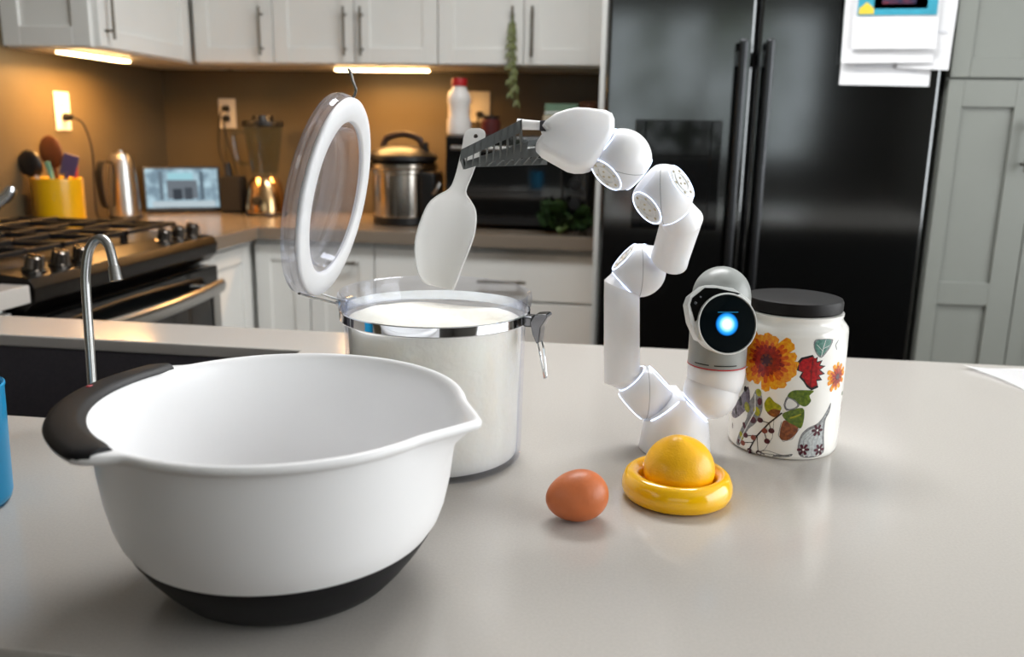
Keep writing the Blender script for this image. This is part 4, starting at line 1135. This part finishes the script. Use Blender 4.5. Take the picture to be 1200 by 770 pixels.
# screen drum
fn = (-FW + RT * 0.14 + UP * 0.03).normalized()            # the face looks at the camera, a little to the right
fc = at(853, 379.5, HZ - rH - 0.019)
ppf = F_PX / (HZ - rH - 0.019)
rF = 36.5 / ppf
Mf = Matrix.Translation(fc) @ fn.to_track_quat('Z', 'Y').to_matrix().to_4x4()
obj('screen_drum', lathe(B(), [(0, -0.026), (rF * 0.9, -0.026), (rF * 0.97, -0.010), (rF, -0.004), (rF, -0.0008), (rF * 0.985, 0.0004), (rF * 0.955, 0.0004), (rF * 0.945, -0.0012), (0, -0.0012)], 64, Mf), mat('drum_white', (222, 224, 222), 0.3, noise=0.02), hd, origin=BO)
gl = obj('screen_glass', lathe(B(), [(0, 0.0006), (rF * 0.5, 0.0003), (rF * 0.93, -0.0004), (rF * 0.94, -0.0011), (0, -0.0011)], 64, Mf), mat('screen_black', (6, 14, 18), 0.05, noise=0.05, spec=0.6), hd, origin=BO)
eye = bpy.data.materials.new('eye_glow'); eye.use_nodes = True
N = eye.node_tree.nodes; L = eye.node_tree.links; N.remove(N['Principled BSDF'])
tc = N.new('ShaderNodeTexCoord'); ln = N.new('ShaderNodeVectorMath'); ln.operation = 'LENGTH'; sc = N.new('ShaderNodeVectorMath'); sc.operation = 'SUBTRACT'
ec = Mf @ Vector((0, 0, 0.001)); ec = ec - BO
ec += (RT * (-1.5) - UP * 0.5) / ppf
sc.inputs[1].default_value = ec
L.new(tc.outputs['Object'], sc.inputs[0]); L.new(sc.outputs[0], ln.inputs[0])
rE = 13.8 / ppf
mr = N.new('ShaderNodeMapRange'); mr.inputs['From Max'].default_value = rE; L.new(ln.outputs['Value'], mr.inputs['Value'])
cr = N.new('ShaderNodeValToRGB'); e = cr.color_ramp.elements
e[0].position = 0.0; e[0].color = (0.95, 1, 1, 1); e[1].position = 1.0; e[1].color = (0.0, 0.03, 0.14, 1)
for p, c in ((0.34, (0.85, 0.98, 1, 1)), (0.52, (0.3, 0.78, 0.98, 1)), (0.72, (0.03, 0.36, 0.85, 1)), (0.88, (0.01, 0.20, 0.62, 1))):
    x = e.new(p); x.color = c
L.new(mr.outputs[0], cr.inputs[0])
em = N.new('ShaderNodeEmission'); em.inputs[1].default_value = 1.15; L.new(cr.outputs[0], em.inputs[0]); L.new(em.outputs[0], N['Material Output'].inputs[0])
Me = Matrix.Translation(ec + BO) @ fn.to_track_quat('Z', 'Y').to_matrix().to_4x4()
obj('eye', lathe(B(), [(0, 0.0004), (rE, 0.0002), (rE, -0.0004), (0, -0.0006)], 48, Me), eye, gl, origin=BO)
bm = B(); c0 = ec + BO + fn * 0.0005
a = c0 + (RT * -11 + UP * 14) / ppf; b = c0 + (RT * 13 + UP * 14) / ppf
tube(bm, [a, b], 0.0004, 6)
obj('eye_line', bm, emitter('eye_line_glow', (40, 140, 190), 0.6), gl, origin=BO)
# camera bar, upper left of the drum
def facep(x, y, d): # a point in the plane of the face, d behind it
    r = at(x, y, 1.0) - CAM
    p0 = fc - fn * d
    return CAM + r * ((p0 - CAM).dot(fn) / r.dot(fn))
ol = [(805.5, 357), (809, 347), (825, 334.5), (836, 334), (860, 338), (880, 352), (884, 390), (850, 412), (818, 398), (809, 378)]
bm = prism(B(), [facep(x, y, 0.0035) for x, y in ol], -fn * 0.014, 0.0008, 2)
pl = obj('camera_bar', bm, MATS['drum_white'], hd, origin=BO)
ol = [(809, 357), (811.5, 349), (826, 337.3), (840, 337.6), (868, 344), (850, 352), (830, 365), (814.5, 377)]
obj('camera_window', prism(B(), [facep(x, y, 0.0030) for x, y in ol], -fn * 0.002), BLACKGLOSS, pl, False, origin=BO)
for x, y, r in ((815, 355, 1.8), (821, 348, 1.3)):
    p = facep(x, y, 0.0027)
    obj('lens', lathe(B(), [(0, 0.0003), (r / ppf, 0.0), (0, -0.0003)], 16, Matrix.Translation(p) @ fn.to_track_quat('Z', 'Y').to_matrix().to_4x4()), mat('lens_grey', (70, 74, 78), 0.3), pl, origin=BO)

# ------------------------------------------------------------------ scoop in the jaws
def sc_px(p): return (280 + p[0] * 0.36667, 60 + p[1] * 0.36667)
Lp = [(742, 246), (726, 256), (718, 275), (714, 300), (703, 350), (690, 400), (672, 438), (634, 460), (602, 490), (576, 550), (561, 610), (562, 670), (571, 712), (588, 738), (606, 747)]
Rp = [(770, 246), (784, 254), (788, 268), (783, 292), (765, 345), (745, 400), (727, 448), (740, 474), (756, 503), (760, 540), (753, 590), (736, 640), (716, 690), (700, 735), (687, 764)]
bow = [0, 0, 0, 0.0, 0.001, 0.002, 0.004, 0.010, 0.015, 0.019, 0.020, 0.019, 0.016, 0.012, 0.009]
ZS0, ZS1 = 0.844, 0.850
Lp = [(v.x, v.y) for v in smooth_path([(p[0], p[1], 0) for p in Lp], 3)]
Rp = [(v.x, v.y) for v in smooth_path([(p[0], p[1], 0) for p in Rp], 3)]
bow = [v.x for v in smooth_path([(q, 0, 0) for q in bow], 3)]
bm = bmesh.new(); rows = []
M_ = 25
hole_c = at(*sc_px((757, 272)), ZS0); hole_r = 0.0024
for k, (l, r) in enumerate(zip(Lp, Rp)):
    f = k / (len(Lp) - 1); Z = ZS0 + (ZS1 - ZS0) * f
    a, b = at(*sc_px(l), Z), at(*sc_px(r), Z); row = []
    for i in range(M_):
        s = i / (M_ - 1); q = 1 - (2 * s - 1) ** 2
        row.append(bm.verts.new(a.lerp(b, s) + FW * (bow[k] * 0.6 * (q ** 0.6 if q > 0 else 0))))
    rows.append(row)
skip = set()
for k in range(len(rows) - 1):
    for i in range(M_ - 1):
        q4 = (rows[k][i], rows[k][i + 1], rows[k + 1][i + 1], rows[k + 1][i])
        if (sum((v.co for v in q4), Vector()) / 4 - hole_c).length < hole_r:          # hanging hole
            skip.update(q4); continue
        bm.faces.new(q4)
for v in skip:                                  # round the hole off
    if v.link_faces:
        d_ = v.co - hole_c; v.co = hole_c + d_.normalized() * hole_r
    else: bm.verts.remove(v)
bmesh.ops.recalc_face_normals(bm, faces=list(bm.faces))
bmesh.ops.solidify(bm, geom=list(bm.faces), thickness=0.0016)
so = at(*sc_px((740, 330)), ZS0)
sco = obj('flour_scoop', bm, translucent('scoop_plastic', (242, 242, 241), 0.5), origin=so, angle=45)
sco.location = so
tag(sco, 'milky white plastic scoop held in the grey robot jaws', 'scoop')

# ------------------------------------------------------------------ lemon, holder, egg
LX, LY = 0.0567, 0.7857
YR = mat('glossy_yellow', (255, 194, 2), 0.16, noise=0.02, scale=10, coat=0.5)
t = thing('lemon_holder', 'glossy yellow ring-shaped holder under the lemon', 'holder', (LX, LY, 0))
obj('ring', lathe(B(), [(0.0355, 0.003), (0.040, 0.0), (0.0455, 0.0), (0.0505, 0.0035), (0.0525, 0.0100), (0.0518, 0.0165), (0.0488, 0.0235), (0.0440, 0.0265), (0.0392, 0.0250), (0.0362, 0.0210), (0.0350, 0.012)], 72, closed=True), YR, t, angle=60)
obj('dish', lathe(B(), [(0, 0.0015), (0.0356, 0.0025), (0.0356, 0.0045), (0, 0.0035)], 48), YR, t)
LEM = mat('lemon_peel', (255, 190, 0), 0.38, noise=0.08, scale=25, bump=0.15, bscale=500, coat=0.15, sss=0.05)
def lem(p):
    q = p.copy()
    tip = math.exp(-((1 - p.z) / 0.055))
    q.z += 0.11 * tip
    return q
bm = ellipsoid(B(), (0, 0, 0), 0.0333, 0.0333, 0.0315, None, 48, 40, lem)
bmesh.ops.bisect_plane(bm, geom=list(bm.verts) + list(bm.edges) + list(bm.faces), plane_co=(0, 0, -0.018), plane_no=(0, 0, -1), clear_outer=True)
bmesh.ops.contextual_create(bm, geom=[e for e in bm.edges if e.is_boundary])
bm.transform(Matrix.Translation((0, 0, 0.0225)) @ Matrix.Rotation(radians(14), 4, (1.0, -0.55, 0)))
zmin = min(v.co.z for v in bm.verts)
bm.transform(Matrix.Translation((0, 0, 0.0047 - zmin)))
lo = obj('lemon', bm, LEM, angle=70); lo.location = (LX + 0.001, LY - 0.003, 0)
tag(lo, 'yellow lemon half sitting upright in the yellow ring', 'lemon')

ex, ey = -0.0345, 0.7165
def eggf(p):
    q = p.copy(); k = 1 - 0.10 * p.x
    q.y *= k; q.z *= k
    return q
bm = ellipsoid(B(), (0, 0, 0), 0.0285, 0.0228, 0.0228, None, 48, 32, eggf)
bm.transform(Matrix.Rotation(radians(-158), 4, 'Z') @ Matrix.Rotation(radians(6), 4, 'Y'))
zmin = min(v.co.z for v in bm.verts); bm.transform(Matrix.Translation((0, 0, -zmin)))
eg = obj('egg', bm, mat('egg_shell', (200, 110, 62), 0.42, noise=0.10, scale=60, bump=0.1, bscale=300, sss=0.1), angle=70); eg.location = (ex, ey, 0)
tag(eg, 'brown egg lying on the worktop left of the lemon', 'egg')

# ------------------------------------------------------------------ floral jar
JX, JY = 0.182, 0.9593
CER = mat('jar_ceramic', (242, 240, 235), 0.12, noise=0.02, scale=8, coat=0.4)
t = thing('ceramic_jar', 'white ceramic jar printed with orange flowers and acorns, black lid', 'jar', (JX, JY, 0))
RJ = 0.0598
jp = [(0, 0), (0.0555, 0), (0.0580, 0.002), (0.0590, 0.006), (RJ - 0.0004, 0.02), (RJ, 0.06), (RJ, 0.120), (RJ - 0.0004, 0.134), (0.0588, 0.1385), (0.0560, 0.1425), (0.0535, 0.1455), (0.0525, 0.1490), (0.0535, 0.1515), (0.0535, 0.1535), (0.050, 0.1545), (0.046, 0.1535), (0.046, 0.14), (0.056, 0.128), (0.056, 0.006), (0, 0.005)]
obj('jar_body', lathe(B(), jp, 96), CER, t, angle=50)
obj('lid', lathe(B(), [(0, 0.1530), (0.0445, 0.1530), (0.0448, 0.1549), (0.0500, 0.1550), (0.0515, 0.1562), (0.0518, 0.1650), (0.0505, 0.1680), (0.047, 0.1688), (0, 0.1690)], 72), mat('lid_black_wood', (20, 17, 17), 0.5, noise=0.3, scale=30, stretch=(1, 8, 1), spec=0.25), t, angle=40)
def jr(z):
    for (r0, z0), (r1, z1) in zip(jp[1:12], jp[2:13]):
        if z0 <= z <= z1 and z1 > z0: return r0 + (r1 - r0) * (z - z0) / (z1 - z0)
    return RJ
def jpix(cx, cy):
    """crop coordinates of the jar print -> (arc length, height) on the jar"""
    px, py = 840 + cx * 0.2857, 330 + cy * 0.2857
    d = at(px, py, 1.0) - CAM; ox, oy = CAM.x - JX, CAM.y - JY
    A = d.x ** 2 + d.y ** 2; Bq = 2 * (d.x * ox + d.y * oy); Cq = ox * ox + oy * oy - RJ * RJ
    D = max(0.0, Bq * Bq - 4 * A * Cq); tt = (-Bq - sqrt(D)) / (2 * A)
    p = CAM + d * tt
    return (atan2(p.y - JY, p.x - JX) * RJ, p.z)
KU = 0.000271
def ink(rgb, n=0.0, c2=None):
    return mat('ink_%d_%d_%d' % rgb, rgb, 0.25, noise=n, scale=300, col2=c2)
def decal(name, polys, parent):
    """polys: (list of (arc, z), layer, material) wrapped on the jar"""
    ms = []; bm = bmesh.new()
    for pl, layer, m in polys:
        if m not in ms: ms.append(m)
        f = bmesh.new()
        vs = [f.verts.new((p[0], p[1], 0)) for p in pl]
        try: f.faces.new(vs)
        except ValueError: f.free(); continue
        bmesh.ops.triangulate(f, faces=list(f.faces))
        for _ in range(3):
            es = [e for e in f.edges if abs(e.verts[0].co.x - e.verts[1].co.x) > 0.004]
            if not es: break
            bmesh.ops.subdivide_edges(f, edges=es, cuts=1)
            bmesh.ops.triangulate(f, faces=list(f.faces))
        for v in f.verts:
            a, z = v.co.x / RJ, v.co.y
            r = jr(z) + 0.00012 + 0.00009 * layer
            v.co = Vector((r * cos(a), r * sin(a), z))
        f.normal_update()
        for fc_ in f.faces:
            c_ = fc_.calc_center_median()
            if fc_.normal.dot(Vector((c_.x, c_.y, 0))) < 0: fc_.normal_flip()
            fc_.material_index = ms.index(m)
        join(bm, f)
    return obj(name, bm, ms, parent)
def petal(c, ang, r0, r1, w, jag=0.0):
    ca, sa = cos(ang), sin(ang); o = []
    for u, v in ((r0, -w * 0.35), (r0 + (r1 - r0) * 0.45, -w), (r1 * 0.93, -w * 0.85), (r1 * (1 - jag), -w * 0.35), (r1, 0.0), (r1 * (1 - jag), w * 0.3), (r1 * 0.95, w * 0.75), (r0 + (r1 - r0) * 0.45, w), (r0, w * 0.35)):
        o.append((c[0] + u * ca - v * sa, c[1] + u * sa + v * ca))
    return o
def ngon(c, rx, ry, n=14, rot=0.0):
    return [(c[0] + rx * cos(a) * cos(rot) - ry * sin(a) * sin(rot), c[1] + rx * cos(a) * sin(rot) + ry * sin(a) * cos(rot)) for a in [2 * pi * k / n for k in range(n)]]
def ppoly(pts, k=3):
    P = [jpix(*p) for p in pts]; n = len(P); out = []
    for i in range(n):                       # closed Catmull-Rom outline
        a, b, c, d = P[i - 1], P[i], P[(i + 1) % n], P[(i + 2) % n]
        for s in range(k):
            u = s / k
            out.append(tuple(0.5 * (2 * b[q] + (c[q] - a[q]) * u + (2 * a[q] - 5 * b[q] + 4 * c[q] - d[q]) * u * u + (3 * b[q] - a[q] - 3 * c[q] + d[q]) * u ** 3) for q in (0, 1)))
    return out
def stroke(pts, w):
    P = [jpix(*p) for p in pts]; out = []
    for p, q in zip(P[:-1], P[1:]):
        dx, dy = q[0] - p[0], q[1] - p[1]; l = sqrt(dx * dx + dy * dy) or 1; nx, ny = -dy / l * w, dx / l * w
        out.append([(p[0] + nx, p[1] + ny), (q[0] + nx, q[1] + ny), (q[0] - nx, q[1] - ny), (p[0] - nx, p[1] - ny)])
    return out
YE, ORG, RED, PUR = ink((240, 176, 30), 0.5, (226, 120, 14)), ink((222, 104, 16), 0.4, (190, 60, 14)), ink((176, 40, 20), 0.5, (112, 18, 16)), ink((66, 26, 40))
def flower(name, c, R, n, seed):
    rn = random.Random(seed); P = []
    for k in range(n):
        a = 2 * pi * k / n + rn.uniform(-0.1, 0.1); rr = R * rn.uniform(0.86, 1.08)
        P.append((petal(c, a, R * 0.12, rr, R * 0.17, 0.08), k % 3, YE))
        P.append((petal(c, a + rn.uniform(-0.05, 0.05), R * 0.12, rr * 0.74, R * 0.075, 0.1), 3 + k % 2, ORG))
    for k in range(n):
        a = 2 * pi * (k + 0.5) / n
        P.append((petal(c, a, R * 0.1, R * rn.uniform(0.45, 0.6), R * 0.07, 0.1), 5 + k % 2, RED))
    P.append((ngon(c, R * 0.21, R * 0.21, 16), 7, PUR))
    for k in range(7):
        a = 2 * pi * k / 7; P.append((ngon((c[0] + R * 0.17 * cos(a), c[1] + R * 0.17 * sin(a)), R * 0.05, R * 0.05, 8), 8, ink((120, 50, 34))))
    decal(name, P, t)
def cc(x, y): return jpix(x, y)
flower('orange_flower', cc(205, 322), 120 * KU, 20, 1)
flower('small_flower', cc(493, 390), 62 * KU, 12, 2)
DK, GR, GY = ink((38, 32, 34)), ink((104, 124, 26), 0.5, (62, 86, 20)), ink((150, 150, 150), 0.4, (108, 108, 112))
OL = ink((178, 172, 34), 0.4, (128, 132, 26)); BR = ink((150, 84, 40), 0.5, (104, 52, 26)); MAR = ink((92, 34, 48), 0.4, (58, 22, 32)); TEAL = ink((106, 150, 140), 0.5, (70, 116, 104)); WHT = ink((226, 226, 224))
LF = [(394, 300), (383, 322), (372, 306), (366, 328), (346, 312), (352, 334), (326, 336), (346, 350), (328, 364), (350, 372), (338, 392), (360, 392), (356, 412), (374, 406), (368, 432), (386, 420), (388, 446), (400, 424), (416, 434), (410, 408), (432, 404), (420, 386), (444, 378), (424, 362), (446, 346), (424, 342), (434, 322), (412, 328), (414, 308), (400, 318)]
LM = (388, 368)
P = [(ppoly(LF, 1), 0, DK), (ppoly([(LM[0] + (x - LM[0]) * 0.84, LM[1] + (y - LM[1]) * 0.86) for x, y in LF], 1), 1, ink((186, 26, 30), 0.4, (130, 14, 22)))]
P += [(s, 2, DK) for s in stroke([(398, 305), (388, 360), (384, 430)], 1.1 * KU)]
decal('red_leaf', P, t)
P = [(ppoly([(398, 268), (402, 242), (425, 236), (475, 236), (472, 258), (455, 285), (430, 312), (410, 300)]), 0, GY), (ppoly([(403, 268), (408, 246), (428, 239), (468, 239), (466, 258), (450, 282), (430, 304), (414, 296)]), 1, TEAL)]
P += [(s, 2, WHT) for s in stroke([(428, 308), (438, 270), (448, 240)], 1.2 * KU)] + [(s, 2, WHT) for s in stroke([(410, 258), (434, 284)], 0.8 * KU)] + [(s, 2, WHT) for s in stroke([(462, 262), (436, 276)], 0.8 * KU)]
P += [(s, 0, GY) for s in stroke([(500, 240), (488, 260), (492, 280)], 2.5 * KU)]
decal('teal_leaf', P, t)
P = [(ppoly([(290, 470), (310, 448), (350, 445), (398, 448), (380, 468), (386, 490), (365, 512), (340, 505), (320, 485)]), 1, GR), (ppoly([(275, 505), (290, 470), (320, 483), (340, 505), (320, 525), (285, 528)]), 0, GY), (ppoly([(283, 504), (294, 480), (316, 490), (330, 506), (314, 519), (290, 521)]), 1, WHT)]
P += [(s, 2, DK) for s in stroke([(290, 470), (275, 505), (285, 528), (320, 525)], 0.8 * KU)]
P += [(ppoly([(195, 500), (215, 472), (235, 492), (262, 510), (262, 528), (230, 522), (205, 535)]), 1, OL), (ppoly([(205, 533), (232, 522), (262, 530), (245, 555), (222, 552)]), 0, BR)]
P += [(ppoly([(268, 548), (290, 532), (352, 518), (358, 560), (345, 602), (320, 590), (290, 575)]), 1, GR), (ppoly([(262, 600), (275, 570), (300, 576), (335, 600), (310, 640), (278, 652), (258, 640)]), 0, BR)]
P += [(s, 2, DK) for s in stroke([(265, 575), (252, 630), (272, 656), (310, 646), (338, 604)], 0.9 * KU)] + [(s, 3, OL) for s in stroke([(300, 560), (345, 545)], 3 * KU)]
decal('acorns', P, t)
P = [(ppoly([(468, 495), (462, 535), (445, 570), (440, 640), (440, 700), (400, 722), (345, 720), (332, 680), (345, 630), (375, 600), (415, 580), (445, 540)]), 0, GY), (ppoly([(460, 520), (440, 568), (432, 640), (432, 694), (400, 714), (350, 712), (340, 678), (352, 636), (382, 608), (420, 588)]), 1, ink((206, 210, 210), 0.3, (170, 176, 178)))]
for off_ in (-1, 0, 1, 2):
    P += [(s, 2, GY) for s in stroke([(455, 540), (418 + off_ * 6, 600), (375 + off_ * 18, 650), (370 + off_ * 18, 712)], 0.9 * KU)]
for q in ((412, 610), (355, 690), (420, 690)):
    for k in range(6):
        a = 2 * pi * k / 6; cq = cc(*q)
        P.append((petal(cq, a, 2 * KU, 26 * KU, 6 * KU, 0.05), 3 + k % 2, MAR))
    P.append((ngon(cc(*q), 5 * KU, 5 * KU, 8), 5, WHT))
decal('seed_pod', P, t)
P = [(ppoly([(165, 440), (185, 470), (186, 530), (160, 580), (130, 605), (110, 640), (90, 672), (78, 660), (100, 600), (122, 560), (132, 500), (148, 470)]), 1, GY), (ppoly([(130, 430), (135, 500), (105, 540), (75, 560), (60, 540), (85, 490), (105, 460)]), 0, ink((134, 126, 140), 0.5, (84, 76, 90)))]
P += [(ngon(cc(x, y), rx * KU, ry * KU, 12, r_), 2, m_) for x, y, rx, ry, r_, m_ in ((172, 455, 12, 16, 0.3, OL), (176, 492, 10, 16, 0, MAR), (164, 532, 14, 20, 0.4, OL), (148, 568, 15, 14, 0.5, MAR), (124, 515, 14, 22, 0.3, OL), (112, 590, 8, 14, 0.4, MAR), (100, 632, 9, 18, 0.4, OL), (88, 655, 8, 10, 0.3, MAR), (118, 440, 9, 12, 0, DK), (98, 490, 8, 20, 0.3, DK), (78, 530, 6, 14, 0.3, DK), (64, 590, 5, 14, 0.2, GY))]
P += [(s, 3, WHT) for s in stroke([(158, 460), (158, 530), (120, 600), (92, 660)], 2.0 * KU)]
decal('striped_pod', P, t)
P = [(s, 4, DK) for s in stroke([(268, 538), (215, 580), (165, 632), (130, 692)], 3.0 * KU)]
for a_, b_ in (((215, 580), (180, 570)), ((165, 632), (120, 632)), ((165, 632), (168, 700)), ((190, 605), (205, 650)), ((215, 580), (222, 612)), ((145, 660), (110, 660))):
    P += [(s, 4, DK) for s in stroke([a_, b_], 1.6 * KU)]
P += [(ngon(cc(x, y), 12 * KU, 11 * KU, 12), 5, m_) for x, y, m_ in ((178, 568, MAR), (118, 630, MAR), (170, 704, MAR), (206, 655, MAR), (224, 612, MAR), (106, 662, ink((136, 66, 52))), (150, 640, ink((136, 66, 52))), (132, 694, MAR), (196, 612, ink((136, 66, 52))))]
P += [(s, 0, GY) for s in stroke([(235, 560), (228, 640), (195, 690), (150, 706)], 0.9 * KU)]
P += [(ppoly([(175, 700), (200, 692), (235, 702), (270, 712), (310, 708), (300, 720), (255, 722), (205, 718)]), 0, GY)]
P += [(s, 1, DK) for s in stroke([(190, 705), (240, 712), (300, 716)], 0.8 * KU)]
decal('berry_branch', P, t)
decal('brown_leaf', [(ngon(cc(512, 520), 16 * KU, 34 * KU, 14), 0, ink((196, 150, 120), 0.5, (160, 120, 100))), (ngon(cc(514, 458), 12 * KU, 10 * KU, 10), 0, ink((90, 110, 80)))], t)

# ------------------------------------------------------------------ blue tumbler, paper
t = thing('blue_tumbler', 'bright blue plastic tumbler cut off by the left edge', 'tumbler', (-0.586, 0.648, 0))
BLU = mat('blue_plastic', (20, 150, 205), 0.3, noise=0.04, scale=15)
obj('cup', lathe(B(), [(0, 0), (0.038, 0), (0.0425, 0.004), (0.0440, 0.010), (0.0462, 0.108), (0.0455, 0.111), (0.0440, 0.110), (0.0415, 0.012), (0, 0.008)], 48), BLU, t)
obj('rim', lathe(B(), [(0.0458, 0.1075), (0.0470, 0.1085), (0.0470, 0.1105), (0.0458, 0.1115)], 48, closed=True), BLU, t)

bm = bmesh.new(); n = 16; G = []
p00, p10 = Vector((0.512, 1.349, 0)), Vector((0.70, 1.36, 0)); p01, p11 = Vector((0.545, 1.20, 0)), Vector((0.70, 1.20, 0))
for j in range(n + 1):
    row = []
    for i in range(n + 1):
        u, v = i / n, j / n
        p = p00.lerp(p10, u).lerp(p01.lerp(p11, u), v)
        lift = 0.005 * math.exp(-((u) / 0.10)) * (1 - v) ** 0.8 + 0.002 * math.exp(-((u - 0.45) / 0.2) ** 2) * (1 - v) ** 2
        row.append(bm.verts.new((p.x + 0.01 * math.sin(v * pi) * (1 - u) + 0.012 * v, p.y, 0.0006 + lift)))
    G.append(row)
for j in range(n):
    for i in range(n): bm.faces.new((G[j][i], G[j + 1][i], G[j + 1][i + 1], G[j][i + 1]))
bmesh.ops.solidify(bm, geom=list(bm.faces), thickness=0.0004)
ps = obj('paper_napkin', bm, mat('napkin_white', (252, 252, 253), 0.8, noise=0.01))
tag(ps, 'white paper sheet with a curled corner at the right edge of the worktop', 'paper')

# ------------------------------------------------------------------ lift everything from worktop-based to floor-based heights
for o in S.objects:
    if o.parent is None and o.type in ('MESH', 'EMPTY'):
        o.location.z += CZ
